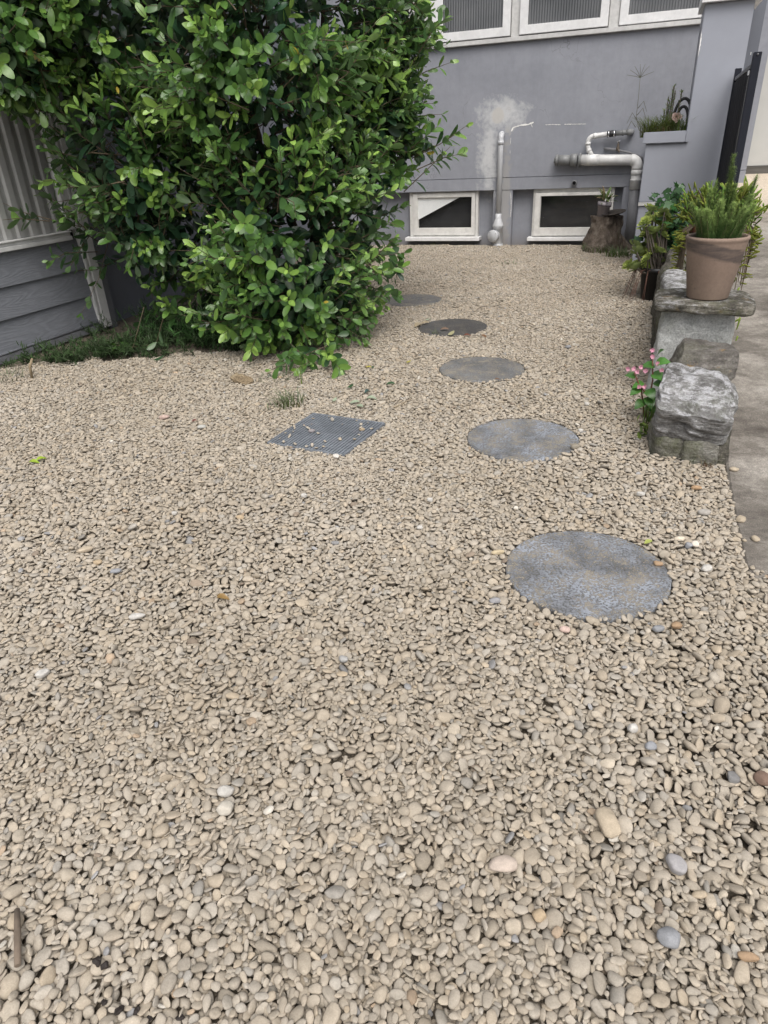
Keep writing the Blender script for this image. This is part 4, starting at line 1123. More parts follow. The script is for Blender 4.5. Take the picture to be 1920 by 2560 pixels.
# single sprays that break the outline
def spray(px, py_, Y, dirv, n_=1):
    d_ = CAM_R * ((px - 960) / 1690.4) - CAM_U * ((py_ - 1280) / 1690.4) + CAM_W
    t = Y / d_.y
    p = np.array([d_.x * t, d_.y * t, CAM_H + d_.z * t]); return p, np.array(dirv, float)
EXTRA_SPRAYS = [(1060, 340, 4.75, (1, -.1, .15)), (1100, 330, 4.75, (1, -.2, .05)), (1040, 300, 4.8, (1, -.1, .4)), (1090, 370, 4.7, (1, -.1, -.2)), (1010, 430, 4.7, (.7, -.2, -.5)), (1020, 200, 4.8, (1, -.1, .3)),
                (1040, 60, 4.8, (1, -.1, .1)), (1080, 90, 4.8, (1, -.1, .05)), (1060, 150, 4.8, (.9, 0, .2)), (1000, 640, 4.5, (.8, -.3, -.1)), (960, 730, 4.3, (.7, -.4, -.3)), (925, 790, 4.2, (.8, -.4, -.4)), (890, 840, 3.9, (.5, -.5, -.5)),
                (60, 520, 3.55, (-.8, -.4, .1)), (110, 500, 3.6, (-.7, -.5, .2)), (150, 560, 3.7, (-.5, -.5, -.3)), (190, 640, 3.75, (-.3, -.4, -.7)), (230, 690, 3.75, (.2, -.4, -.8)), (110, 300, 3.5, (-.6, -.5, -.3)), (40, 220, 3.4, (-.6, -.5, -.2)), (20, 150, 3.4, (-.7, -.5, .1)),
                (60, 250, 3.45, (-.4, -.4, -.8)), (140, 380, 3.6, (-.2, -.4, -.8)), (330, 520, 3.7, (-.1, -.9, .2)), (360, 870, 3.55, (-.3, -.6, -.3)), (320, 880, 3.5, (-.6, -.5, -.2)), (560, 820, 3.55, (-.4, -.8, -.2)), (500, 790, 3.6, (-.6, -.7, .0)),
                (700, 880, 3.35, (.1, -.8, -.5)), (760, 900, 3.35, (.2, -.8, -.5)), (820, 890, 3.4, (.4, -.7, -.5)), (640, 850, 3.45, (-.2, -.8, -.5)), (430, 770, 3.8, (-.5, -.7, .2))]
for (px, py_, Y, dv) in EXTRA_SPRAYS:
    p, d_ = spray(px, py_, Y, dv)
    for k in range(2):
        SH_P.append((p + brng.normal(0, 0.035, 3))[None]); SH_D.append(unit(d_ + brng.normal(0, .25, 3))[None])
SH_P = np.vstack(SH_P); SH_D = np.vstack(SH_D)
ns = len(SH_P)
LP, LA, LN, LL, LC, LW = [], [], [], [], [], []
twigs = MB()
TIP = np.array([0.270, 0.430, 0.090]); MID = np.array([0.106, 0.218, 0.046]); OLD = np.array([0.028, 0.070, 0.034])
for i in range(ns):
    nrm = SH_D[i]
    d_ = unit(nrm * 1.0 + np.array([0, 0, 0.30]) + brng.normal(0, 0.30, 3))
    if d_[2] < -0.35: d_ = unit(d_ + np.array([0, 0, 0.25]))
    L = brng.uniform(0.16, 0.36); nn = brng.integers(5, 8)
    vig = brng.random()                      # how fresh this shoot is
    p0 = SH_P[i] - d_ * L * 0.6
    s1 = unit(np.cross(d_, brng.normal(size=3))); s2 = np.cross(d_, s1)
    bend = brng.normal(0, 0.25, 3)
    for k in range(nn):
        t = k / (nn - 1)
        p = p0 + d_ * L * t + bend * L * t * t * 0.4
        sa, sb = (s1, s2) if k % 2 == 0 else (s2, s1)
        ll = (0.102 if k < nn - 1 else 0.066) * brng.uniform(0.60, 1.15) * (1 - 0.22 * t)
        for sg in (1, -1):
            if brng.random() < 0.07: continue
            ang = 1.12 - 0.55 * t + brng.normal(0, 0.16)
            ax = unit(d_ * math.cos(ang) + sa * sg * math.sin(ang) + np.array([0, 0, -0.10 - 0.15 * (1 - t)]))
            nm = unit(d_ * (math.sin(ang) + 0.5) - sa * sg * math.cos(ang) + np.array([0, 0, 0.55]) + brng.normal(0, 0.20, 3))
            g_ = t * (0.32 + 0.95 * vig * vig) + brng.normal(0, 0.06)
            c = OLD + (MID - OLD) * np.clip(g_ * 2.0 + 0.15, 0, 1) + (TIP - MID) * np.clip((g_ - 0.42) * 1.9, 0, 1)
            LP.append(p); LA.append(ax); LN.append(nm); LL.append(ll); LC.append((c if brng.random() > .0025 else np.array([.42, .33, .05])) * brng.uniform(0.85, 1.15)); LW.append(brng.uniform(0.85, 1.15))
    if nrm[1] < 0.3:
        twigs.tube([p0 - d_ * 0.10, p0 + d_ * L * 0.5, p0 + d_ * L + bend * L * .4], [0.0035, 0.0025, 0.0012], 4, cap=False)
# inner, shaded old leaves
ni = 4600
k = brng.integers(0, len(LOBES), ni * 3)
c_ = np.array([LOBES[q][0] for q in k]); r_ = np.array([LOBES[q][1] for q in k])
p = c_ + unit(brng.normal(size=(ni * 3, 3))) * r_ * brng.uniform(0.45, 0.9, (ni * 3, 1))
ok = (p[:, 2] > 0.12) & (p[:, 0] > -3.66) & ~((p[:, 0] < -2.45) & (p[:, 2] < 1.45) & (brng.random(ni * 3) < 0.6))
p = p[ok][:ni]; ni = len(p)
ax = unit(brng.normal(size=(ni, 3)) + np.array([0, -.2, -.3])); nm = unit(brng.normal(size=(ni, 3)) * .6 + np.array([0, -.3, 1]))
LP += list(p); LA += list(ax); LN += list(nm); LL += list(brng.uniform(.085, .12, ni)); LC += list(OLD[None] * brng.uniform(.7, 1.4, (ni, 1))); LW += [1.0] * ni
LP = np.array(LP); LA = np.array(LA); LN = np.array(LN); LL = np.array(LL); LC = np.array(LC).clip(0.005, 0.6); LW = np.array(LW)
ok = (LP[:, 2] > 0.03) & (LP[:, 0] > -3.66) 
LP, LA, LN, LL, LC, LW = LP[ok], LA[ok], LN[ok], LL[ok], LC[ok], LW[ok]
# 300 of the leaves that show largest are parts of their own
dv = LP - np.array([0, 0, CAM_H]); dist = np.linalg.norm(dv, axis=1)
facing = np.abs((unit(LN) * unit(dv)).sum(1))
outer = lobe_f(LP + LA * LL[:, None] * .5)
pxx = 960 + 1690.4 * (dv @ np.array(CAM_R)) / (dv @ np.array(CAM_W)); pyy = 1280 - 1690.4 * (dv @ np.array(CAM_U)) / (dv @ np.array(CAM_W))
sc_ = LL ** 2 * facing / dist ** 2 * (outer > 1.0) * (pxx > 10) * (pyy > 10) * (LA[:, 1] < 0.6)
big = np.argsort(-sc_)[:300]
kp = np.ones(len(LP), bool); kp[big] = False
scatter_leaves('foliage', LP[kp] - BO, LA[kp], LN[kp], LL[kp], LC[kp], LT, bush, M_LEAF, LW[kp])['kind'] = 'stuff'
lmesh = []
for (tv, tf) in LT:
    me = arr_mesh('leaf', tv, tf); me.materials.append(M_LEAFO); lmesh.append(me)
FR = frames(LA, LN)
for q in big:
    o = link('leaf', lmesh[int(q) % 4], None, bush)
    mm = Matrix([list(FR[q][0]), list(FR[q][1]), list(FR[q][2])]).to_4x4()
    o.matrix_local = Matrix.Translation(LP[q] - BO) @ mm @ Matrix.Diagonal((LL[q], LL[q] * LW[q], LL[q], 1))
    o.color = (*[float(t) for t in LC[q]], 1)
twigs.v = [(v[0] - BO[0], v[1] - BO[1], v[2] - BO[2]) for v in twigs.v]
o = twigs.build('twigs', simple('twig_brown', (0.10, 0.075, 0.045), 0.8, var=0.3), bush); o['kind'] = 'stuff'
for k in range(7):
    a = k / 7 * 2 * PI; tgt = Vector(LOBES[k][0]) - Vector(BO)
    p0 = Vector((0.10 * math.cos(a), 0.10 * math.sin(a) + 0.1, -0.05)); p1 = p0.lerp(tgt, 0.35) + Vector((0.12 * math.cos(a), 0.12 * math.sin(a), 0.1)); p2 = p0.lerp(tgt, 0.75); p3 = tgt + Vector((random.uniform(-.2, .2), random.uniform(-.3, .0), 0.35))
    mb = MB().tube([p0, p1, p2, p3], [0.032, 0.024, 0.016, 0.005], 8)
    for j in range(9):
        s_ = p1.lerp(p3, random.random()); e_ = s_ + Vector((random.uniform(-.5, .5), random.uniform(-.5, .2), random.uniform(-.2, .5)))
        mb.tube([s_, s_.lerp(e_, .5) + Vector((0, 0, .05)), e_], [0.010, 0.007, 0.003], 5)
    mb.build('stem', M_BARK, bush)
print('bush leaves', len(LP), 'shoots', ns)

# ================================================================== small foliage helpers
BL = [leaf_template([0, .3, .7, 1.0], [.5, .42, .28, .02], .3, c) for c in (.15, .5, .9)]
def blades(name, base, n_, h, spread, col, mat, parent=None, radius=0.03, wid=0.02, r_=None, lean=(0, 0, 0)):
    """grass blades: curved ribbons of 4 segments"""
    r_ = r_ or np.random.default_rng(len(name) * 7 + int(abs(base[0]) * 1000))
    V = []; F_ = []; C = []
    for i in range(n_):
        a = r_.uniform(0, 2 * PI); rr = radius * math.sqrt(r_.random())
        p = np.array(base) + np.array([rr * math.cos(a), rr * math.sin(a), 0])
        a2 = a + r_.normal(0, .9); out = np.array([math.cos(a2), math.sin(a2), 0]) * spread * r_.uniform(.2, 1.2) + np.array(lean)
        hh = h * r_.uniform(.45, 1.1); w = wid * r_.uniform(.6, 1.2); sd_ = np.array([-math.sin(a2), math.cos(a2), 0]) * w / 2
        o = len(V); c = np.array(col) * r_.uniform(.6, 1.4) * np.array([r_.uniform(.9, 1.3), 1, 1])
        for k in range(5):
            t = k / 4
            q = p + np.array([0, 0, hh * (t - 0.30 * t * t * spread * 2)]) + out * hh * t * t
            wt = (1 - t) ** .6 if k < 4 else 0.03
            V += [q - sd_ * wt, q + sd_ * wt]; C += [c, c]
            if k: F_.append((o + 2 * k - 2, o + 2 * k - 1, o + 2 * k + 1, o + 2 * k))
    return link(name, arr_mesh(name, np.array(V), np.array(F_), True, np.array(C).clip(0, 1)), mat, parent)
M_GRASS = leaf_mat('grass_blade', rough=0.55, trans=0.3, spec=0.25)
M_SOFT = leaf_mat('soft_leaf', rough=0.6, trans=0.28, spec=0.2)

# ---- weedy ground cover by the shed (feathery sprigs)
def sprigs(name, centers, n_leaf, h, ll, col, mat, seed, parent=None, wid=0.28):
    r_ = np.random.default_rng(seed); P_, A_, N_, L_, C_ = [], [], [], [], []
    for (x, y, z) in centers:
        d_ = unit(np.array([r_.normal(0, .5), r_.normal(-.15, .5), 1.0])); H = h * r_.uniform(.5, 1.2); g_ = r_.uniform(.6, 1.5)
        bend = np.array([r_.normal(0, .4), r_.normal(0, .4), -.2])
        for k in range(n_leaf):
            t = (k + .5) / n_leaf; p = np.array([x, y, z]) + d_ * H * t + bend * H * t * t
            ax = unit(r_.normal(size=3) + d_ * .9); P_.append(p); A_.append(ax); N_.append(unit(np.array([0, 0, 1]) + r_.normal(0, .4, 3))); L_.append(ll * r_.uniform(.6, 1.2)); C_.append(np.array(col) * g_ * r_.uniform(.75, 1.25) * (0.7 + .6 * t))
    tmp = [leaf_template([0, .35, .75, 1.0], [.04, wid * .5, wid * .38, .01], .2, c) for c in (.1, .5)]
    return scatter_leaves(name, P_, A_, N_, L_, np.array(C_).clip(0, 1), tmp, parent, mat)
cs = []
r_ = np.random.default_rng(3)
while len(cs) < 330:
    x = r_.uniform(-3.68, -2.25); e_ = 3.16 + (x + 3.6) * 0.44
    y = e_ - 0.03 + abs(r_.normal(0, .25)) if x > -3.6 else r_.uniform(2.8, 4.0)
    if y < 4.5 and mnoise.noise(Vector((x * 5, y * 5, 2.2))) > r_.uniform(-.25, .40): cs.append((x, y, GROUND_Z + .01))
gc = sprigs('ground_cover', cs, 26, 0.15, 0.038, (0.034, 0.062, 0.022), M_SOFT, 5, wid=0.16)
tag(gc, 'dark feathery weeds creeping along the foot of the shed', 'weeds', kind='stuff')
cs = [(r_.normal(-2.62, .30), 4.02 + r_.normal(0, .13), 0.0) for _ in range(260)]
gc = sprigs('undergrowth', cs, 30, 0.24, 0.06, (0.030, 0.075, 0.020), M_SOFT, 8, wid=0.12)
tag(gc, 'dark needle leaved fern growth in the shade under the bush', 'undergrowth', kind='stuff')

# ================================================================== TERRACOTTA POT with soft conifer-like shrub
def pot_material():
    mt, nt, b = NT('pale_terracotta')
    v = coords(nt, 'Object'); sx = nt.nodes.new('ShaderNodeSeparateXYZ'); nt.links.new(v, sx.inputs[0])
    n1 = noise(nt, v, 7, 5); n2 = noise(nt, v, 70, 4, .7); mp = coords(nt, 'Object', (1, 1, 9)); n3 = noise(nt, mp, 7, 6, .7, .6)
    c = ramp(nt, n1, [(0.3, (0.235, 0.172, 0.135)), (0.7, (0.290, 0.218, 0.172))])
    # dark smear band slanting round the pot
    z = math_(nt, 'SUBTRACT', math_(nt, 'ADD', sx.outputs[2], math_(nt, 'MULTIPLY', sx.outputs[0], 0.26)), 0.200)
    k = math_(nt, 'SUBTRACT', 1.0, math_(nt, 'MULTIPLY', math_(nt, 'ABSOLUTE', math_(nt, 'ADD', z, math_(nt, 'MULTIPLY', math_(nt, 'SUBTRACT', n3, .5), .03))), 30.0), clamp=True)
    c = mixc(nt, math_(nt, 'MULTIPLY', ramp(nt, k, [(0.0, 0.0), (0.35, 1.0)]), ramp(nt, n3, [(.35, .95), (.68, .45)])), c, (0.085, 0.07, 0.065))
    sp = ramp(nt, noise(nt, v, 28, 3, .7), [(.66, 0.0), (.70, .6)])
    c = mixc(nt, sp, c, (0.10, 0.085, 0.075))
    c = mixc(nt, 1.0, c, ramp(nt, n2, [(.3, .9), (.7, 1.08)]), 'MULTIPLY')
    nt.links.new(c, b.inputs['Base Color']); b.inputs['Roughness'].default_value = .8; b.inputs['Specular IOR Level'].default_value = .25
    bump(nt, b, n2, .15, .003)
    return mt
pp = thing('potted_shrub', 'soft feathery green shrub in a tan terracotta pot on the capstone', 'potted plant', (0.299, 3.405, 0.4535))
prof = [(0.0, 0.0), (0.083, 0.0), (0.086, 0.004), (0.122, 0.232), (0.1235, 0.238), (0.127, 0.243), (0.128, 0.249), (0.126, 0.255), (0.121, 0.257), (0.116, 0.255), (0.113, 0.245), (0.108, 0.20), (0.0, 0.20)]
MB().lathe(prof, 48).build('pot', pot_material(), pp)
MB().lathe([(0.0, 0.228), (0.06, 0.226), (0.112, 0.220)], 24).build('soil', ground_material(), pp)
r_ = np.random.default_rng(12)
P_, A_, N_, L_, C_ = [], [], [], [], []
plumes = [((.0, .0), (.02, 0.0, 1), .345), ((.008, .01), (.03, 0.02, 1), .30), ((.055, .01), (.20, .02, 1), .27), ((-.03, .0), (-.05, 0, 1), .25)]
for _ in range(60):
    a = r_.uniform(0, 2 * PI); rr = .075 * math.sqrt(r_.random()); plumes.append(((rr * math.cos(a), rr * math.sin(a)), (rr * math.cos(a) * 6 + r_.normal(0, .12), rr * math.sin(a) * 6 + r_.normal(0, .12), 1), r_.uniform(.09, .26) * (1 - rr * 4.0)))
for (bx, by), dv_, H in plumes:
    d_ = unit(np.array(dv_, float)); s1 = unit(np.cross(d_, [0.3, 1, 0])); s2 = np.cross(d_, s1)
    nl = int(H * 6500); g_ = r_.uniform(.8, 1.2)
    for k in range(nl):
        t = r_.random() ** .8; a = r_.uniform(0, 2 * PI); p = np.array([bx, by, .215]) + d_ * H * t
        rad = s1 * math.cos(a) + s2 * math.sin(a)
        P_.append(p); A_.append(unit(rad * 1.0 + d_ * (.15 + .4 * t * t) + r_.normal(0, .5, 3))); N_.append(d_); L_.append(.022 * (1.0 - .25 * t) * r_.uniform(.7, 1.2))
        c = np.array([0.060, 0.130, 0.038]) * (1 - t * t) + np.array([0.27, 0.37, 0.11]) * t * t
        C_.append(c * g_ * r_.uniform(.8, 1.2))
tmp = [leaf_template([0, .5, 1.0], [.02, .03, .008], .2, c) for c in (.1, .35)]
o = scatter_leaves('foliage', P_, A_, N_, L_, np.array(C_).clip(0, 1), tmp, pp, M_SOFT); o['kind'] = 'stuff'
mb = MB()
for (bx, by), dv_, H in plumes:
    d_ = Vector(dv_).normalized(); mb.tube([(bx, by, .2), Vector((bx, by, .2)) + d_ * H * .95], [.0035, .001], 5, cap=False)
mb.build('stems', simple('green_stem', (0.16, 0.16, 0.07), .8), pp)['kind'] = 'stuff'

# ================================================================== FINGER SUCCULENT on the wall
fp = thing('finger_succulent', 'sprawling yellow green finger leaved succulent behind the terracotta pot', 'succulent', (0.375, 4.32, 0.42))
MB().lathe([(0.0, 0.0), (.105, 0.0), (.135, .20), (.145, .20), (.145, .235), (.128, .235), (.12, .2), (0.0, .2)], 32).build('pot', simple('red_terracotta', (0.20, 0.075, 0.045), .75, var=.25, scale=12), fp)
r_ = np.random.default_rng(31); fm = MB(); tm = MB(); FV, FF, FC = [], [], []
def finger(p, d_, L, w, c):
    d_ = unit(np.array(d_)); s1 = unit(np.cross(d_, [.31, .2, 1])); s2 = np.cross(d_, s1); o = len(FV); bend = r_.normal(0, .12, 3) * L
    prof_ = [(0, .55), (.3, .8), (.75, 1.0), (.95, .8), (1.0, .25)]
    for t, k in prof_:
        for j in range(5):
            a = 2 * PI * j / 5
            FV.append(np.array(p) + d_ * L * t + bend * t * t + (s1 * math.cos(a) + s2 * math.sin(a)) * w * k)
            FC.append(np.array(c) * (.75 + .5 * t))
    for i in range(4):
        for j in range(5): FF.append((o + i * 5 + j, o + i * 5 + (j + 1) % 5, o + i * 5 + 5 + (j + 1) % 5, o + i * 5 + 5 + j))
for i in range(150):
    a = r_.uniform(0, 2 * PI); 
    out = np.array([math.cos(a) * 1.0, math.sin(a) * .8, 0]); el_ = r_.uniform(-.5, 1.3)
    d_ = unit(out * math.cos(el_) + np.array([0, 0, math.sin(el_) + .15]))
    b0 = np.array([0, 0, .22]) + out * .05
    L = r_.uniform(.06, .17); e_ = b0 + d_ * L + np.array([0, 0, .05 - .25 * max(0, -d_[2])])
    tm.tube([b0, (b0 + e_) / 2 + np.array([0, 0, .03]), e_], [.006, .0045, .003], 5, cap=False)
    c = np.array([0.195, 0.272, 0.050]) * r_.uniform(.55, 1.2) * np.array([r_.uniform(.75, 1.25), 1, 1])
    for k in range(r_.integers(6, 12)):
        q = b0 + (e_ - b0) * r_.uniform(.55, 1.0) + r_.normal(0, .012, 3)
        finger(q, d_ * .6 + np.array([0, 0, .7]) + r_.normal(0, .5, 3), r_.uniform(.03, .06), .0045 * r_.uniform(.8, 1.25), c)
for i in range(90):   # trailing dead-looking stems over the rim
    a = r_.uniform(0, 2 * PI); b0 = np.array([math.cos(a) * .14, math.sin(a) * .14, .24]); L = r_.uniform(.1, .36)
    e_ = b0 + np.array([math.cos(a) * .04, math.sin(a) * .04, -L]); mid = b0 + np.array([math.cos(a) * .035, math.sin(a) * .035, -.03])
    tm.tube([b0, mid, e_], [.004, .0035, .0025], 4, cap=False)
    if r_.random() < .75:
        for k in range(4): finger(mid + (e_ - mid) * r_.random(), [math.cos(a), math.sin(a), r_.uniform(-.4, .8)], r_.uniform(.025, .05), .004, np.array([0.20, 0.22, 0.04]) * r_.uniform(.6, 1.2))
o = link('fingers', arr_mesh('fingers', np.array(FV), np.array(FF), True, np.array(FC).clip(0, 1)), M_SOFT, fp); o['kind'] = 'stuff'
tm.build('stems', simple('dry_stem', (0.11, 0.085, 0.055), .9, var=.4), fp)['kind'] = 'stuff'
# its offshoots on the driveway side
for k, (x, y, z, lab) in enumerate([(0.435, 3.80, 0.16, 'small yellow green succulent tuft beside the capstone'), (0.475, 4.25, 0.20, 'yellowing succulent shoots hanging over the driveway edge')]):
    FV, FF, FC = [], [], []
    for j in range(46):
        finger((r_.normal(0, .025), r_.normal(0, .06), r_.uniform(0, .10)), (r_.normal(0, .6) + .4, r_.normal(0, .6), 1), r_.uniform(.03, .075), .0052, np.array([0.24, 0.33, 0.06]) * r_.uniform(.6, 1.2))
    o = link('succulent_tuft', arr_mesh('succulent_tuft', np.array(FV), np.array(FF), True, np.array(FC).clip(0, 1)), M_SOFT, None, (x, y, z)); tag(o, lab, 'succulent')

# ================================================================== ROSETTE SUCCULENT in black pot
ae = thing('rosette_succulent', 'branching succulent with yellow green rosettes in a black pot', 'succulent', (0.135, 5.62, 0))
MB().lathe([(0.0, -.02), (.10, -.02), (.125, .20), (.135, .20), (.135, .23), (.12, .23), (.115, .19), (0, .19)], 28).build('pot', simple('black_plastic', (0.010, 0.010, 0.011), .45, var=.2), ae)
RT = leaf_template([0, .25, .6, .88, 1.0], [.06, .13, .30, .30, .08], .25, -.35)
rmesh = []
for s_ in range(3):
    P_, A_, N_, L_, C_ = [], [], [], [], []; rr = np.random.default_rng(50 + s_)
    for k in range(22):
        t = k / 21; a = k * 2.39996; el_ = .12 + 1.15 * t ** 1.4
        ax = np.array([math.cos(a) * math.cos(el_), math.sin(a) * math.cos(el_), math.sin(el_)])
        nm = np.array([-math.cos(a) * math.sin(el_), -math.sin(a) * math.sin(el_), math.cos(el_)])
        P_.append(ax * .08 + np.array([0, 0, .12 * t])); A_.append(ax); N_.append(nm); L_.append((1 - .62 * t)); C_.append(np.array([0.36, 0.43, 0.11]) * (0.7 + .5 * t) * rr.uniform(.85, 1.15))
    me_o = scatter_leaves('rosette', P_, A_, N_, L_, np.array(C_), [RT], None, M_SOFT); rmesh.append(me_o.data); bpy.data.objects.remove(me_o)
stm = MB(); r_ = np.random.default_rng(41); kk = 0
for i in range(38):
    a = r_.uniform(1.9, 5.6); rad = r_.uniform(.04, .22); z = r_.uniform(.22, .66) - rad * .3
    e_ = Vector((-.05 + math.cos(a) * rad, math.sin(a) * rad * .8, z))
    b0 = Vector((r_.normal(0, .04), r_.normal(0, .04), .19))
    stm.tube([b0, b0.lerp(e_, .5) + Vector((math.cos(a) * .03, math.sin(a) * .03, -.02)), e_], [.008, .006, .005], 6, cap=False)
    o = link('rosette', rmesh[i % 3], None, ae, e_, (r_.normal(0, .22) + .65, r_.normal(-.2, .3), r_.uniform(0, 6)), [r_.uniform(.045, .066)] * 3)
stm.build('stems', simple('succulent_stem', (0.13, 0.11, 0.09), .85, var=.3), ae)['kind'] = 'stuff'
mb = MB()
for i in range(26):
    a = r_.uniform(2.2, 5.2); b0 = Vector((math.cos(a) * .12, math.sin(a) * .12, .22)); mb.tube([b0, b0 + Vector((math.cos(a) * .05, math.sin(a) * .05, .0)), b0 + Vector((math.cos(a) * r_.uniform(.03, .16), math.sin(a) * .1, -.22))], [.002, .0018, .001], 4, cap=False)
mb.build('hanging_roots', simple('red_root', (0.14, 0.07, 0.05), .9), ae)['kind'] = 'stuff'

# ---- ivy-like plant with lobed leaves
iv = thing('lobed_leaf_plant', 'dark green plant with lobed ivy shaped leaves against the pillar', 'plant', (0.22, 5.95, 0))
ang = np.linspace(-2.5, 2.5, 11); rad = np.array([.35, .62, .40, .85, .48, 1.0, .48, .85, .40, .62, .35])
iv_v = np.array([(0, 0, 0)] + [(.35 + .65 * r2 * math.cos(a), .75 * r2 * math.sin(a), .10 * r2) for a, r2 in zip(ang, rad)], np.float32)
iv_f = np.array([(0, i, i + 1) for i in range(1, 11)], np.int32)
r_ = np.random.default_rng(77); P_, A_, N_, L_, C_ = [], [], [], [], []
for i in range(330):
    t = r_.random(); p = np.array([r_.normal(0.0, .085) - .02, r_.normal(-.12, .13), .12 + .62 * t])
    P_.append(p); A_.append(unit(np.array([r_.normal(-.1, .7), -.5 + r_.normal(0, .5), -.35 + r_.normal(0, .3)]))); N_.append(unit(np.array([r_.normal(0, .35), -.55, .75]))); L_.append(r_.uniform(.05, .085)); C_.append(np.array([0.040, 0.115, 0.032]) * r_.uniform(.5, 1.5))
o = scatter_leaves('foliage', P_, A_, N_, L_, np.array(C_), [(iv_v, iv_f)], iv, M_LEAF); o['kind'] = 'stuff'
mb = MB()
for i in range(8): mb.tube([(r_.normal(0, .04), -.05, -.02), (r_.normal(0, .06), -.08, .3), (r_.normal(0, .08), -.1, .68)], [.006, .005, .002], 5, cap=False)
mb.build('stems', simple('green_stem', (0.10, 0.11, 0.05), .8), iv)['kind'] = 'stuff'

# ================================================================== BEGONIA
bg_ = thing('pink_begonia', 'pink flowering begonia growing against the stone wall', 'flowering plant', (0.105, 3.06, 0)); bg_.scale = (.80, .80, .84)
BT = leaf_template([0, .06, .25, .55, .82, 1.0], [.05, .26, .42, .36, .18, .01], .15, .5)
r_ = np.random.default_rng(91)
mb = MB(); stems = [((0, 0, -.02), (.01, -.02, .20), (-.01, -.03, .34)), ((0, 0, -.02), (-.04, -.04, .15), (-.09, -.06, .25)), ((0, 0, -.02), (.0, -.03, .12), (-.05, -.07, .18))]
for s_ in stems: mb.tube(s_, [.0055, .0045, .003], 7)
mb.build('stems', simple('red_stem', (0.16, 0.06, 0.035), .5, var=.3), bg_)
P_, A_, N_, L_, C_ = [], [], [], [], []
for (x, y, z, ax_, ay, az_, l_) in [(.01, -.03, .30, .9, -.2, .2, .075), (.01, -.02, .28, -.9, -.3, .1, .07), (.0, -.02, .24, .9, -.4, -.2, .085), (-.03, -.04, .19, -.8, -.5, -.1, .07), (-.01, -.03, .16, .5, -.8, -.4, .075), (-.05, -.05, .17, -.7, -.6, -.4, .065), (.0, -.03, .12, .3, -.9, -.5, .08), (.01, -.02, .33, .3, -.5, .7, .06), (-.08, -.06, .23, -.9, -.2, .2, .055), (-.02, -.04, .10, -.6, -.7, -.4, .07), (.02, -.02, .20, .8, -.5, -.2, .08), (0, -.03, .07, .6, -.7, -.2, .07)]:
    P_.append((x, y, z)); A_.append((ax_, ay, az_)); N_.append((r_.normal(0, .2), -.45, .85)); L_.append(l_); C_.append(np.array([0.055, 0.15, 0.028]) * r_.uniform(.8, 1.4))
M_BEG = leaf_mat('begonia_leaf', 'attr', .3, .2, .5)
for i in range(len(P_)): scatter_leaves('leaf', [P_[i]], [A_[i]], [N_[i]], [L_[i]], [C_[i]], [BT], bg_, M_BEG)
FT = leaf_template([0, .3, .7, 1.0], [.08, .38, .45, .12], .2, -.3)
M_PINK = leaf_mat('pink_petal', 'attr', .5, .35, .3)
for (x, y, z) in [(-.015, -.045, .365), (-.01, -.055, .335), (.02, -.05, .30), (-.095, -.075, .275), (-.06, -.075, .285), (-.035, -.07, .265), (.045, -.04, .265), (-.055, -.085, .185), (-.03, -.09, .19), (-.075, -.075, .26), (-.125, -.07, .27)]:
    P_, A_, N_ = [], [], []
    for k in range(5):
        a = k * 1.2566 + r_.uniform(0, 1); P_.append((x, y, z)); A_.append((math.cos(a), -.35, math.sin(a))); N_.append((0, -1, .25))
    scatter_leaves('flower', P_, A_, N_, [.0135] * 5, np.array([[0.74, 0.36, 0.47]]) * r_.uniform(.85, 1.2, (5, 1)), [FT], bg_, M_PINK)
o = blades('grass_tuft', (0.115, 2.98, -.01), 30, .17, .35, (0.10, 0.17, 0.035), M_GRASS, None, .025, .005); tag(o, 'green grass blades sprouting under the begonia', 'grass')
o = sprigs('weed_sprig', [(0.105, 2.83, -.01), (0.09, 2.80, -.01), (0.12, 2.85, 0)], 10, .08, .035, (0.14, 0.20, 0.04), M_SOFT, 17, wid=.4); tag(o, 'small yellowing weed beside the white crusted boulder', 'weed')
o = blades('dry_tuft', (0.33, 2.575, -.005), 40, .07, .8, (0.17, 0.10, 0.06), M_GRASS, None, .02, .0025); tag(o, 'dried brown grass tuft at the foot of the stone wall', 'dry grass')
o = blades('grass_sprig', (0.27, 2.585, -.005), 9, .09, .8, (0.08, 0.11, 0.04), M_GRASS, None, .015, .003); tag(o, 'thin green sprig against the wall base stone', 'grass')

# ---- grass tuft by the grate and others
def tuft(px, py_, n_, h, sp_, col, lab, radius=.04, wid=.006):
    p = G(px, py_); o = blades('grass_tuft', (p.x, p.y, -.012), n_, h, sp_, col, M_GRASS, None, radius, wid); tag(o, lab, 'grass', 'grass tufts in the gravel'); return o
tuft(725, 1010, 75, .15, .75, (0.085, 0.115, 0.032), 'olive grass tuft just behind the drain grate', .07, .005)
tuft(752, 960, 7, .20, .15, (0.16, 0.24, 0.05), 'upright pale blades rising from the tuft by the grate', .02, .006)
tuft(690, 1020, 30, .09, .9, (0.10, 0.12, 0.045), 'short spreading grass left of the drain grate tuft', .06, .004)
tuft(690, 945, 60, .06, .8, (0.05, 0.09, 0.025), 'low dark green grass under the bush edge', .10, .005)
tuft(1085, 835, 26, .06, .6, (0.09, 0.12, 0.05), 'tiny grass between the third and darkest stepping stones', .04, .004)
tuft(1495, 628, 190, .16, .7, (0.085, 0.135, 0.035), 'long green grass around the foot of the tree stump', .16, .008)
tuft(1550, 640, 150, .17, .7, (0.085, 0.135, 0.035), 'long green grass between tree stump and pillar', .15, .008)
tuft(1270, 660, 24, .07, .6, (0.07, 0.12, 0.035), 'sparse grass sprouting before the vertical pipe', .10, .005)
tuft(1450, 655, 26, .06, .6, (0.08, 0.13, 0.04), 'sparse grass before the black paned window', .12, .005)
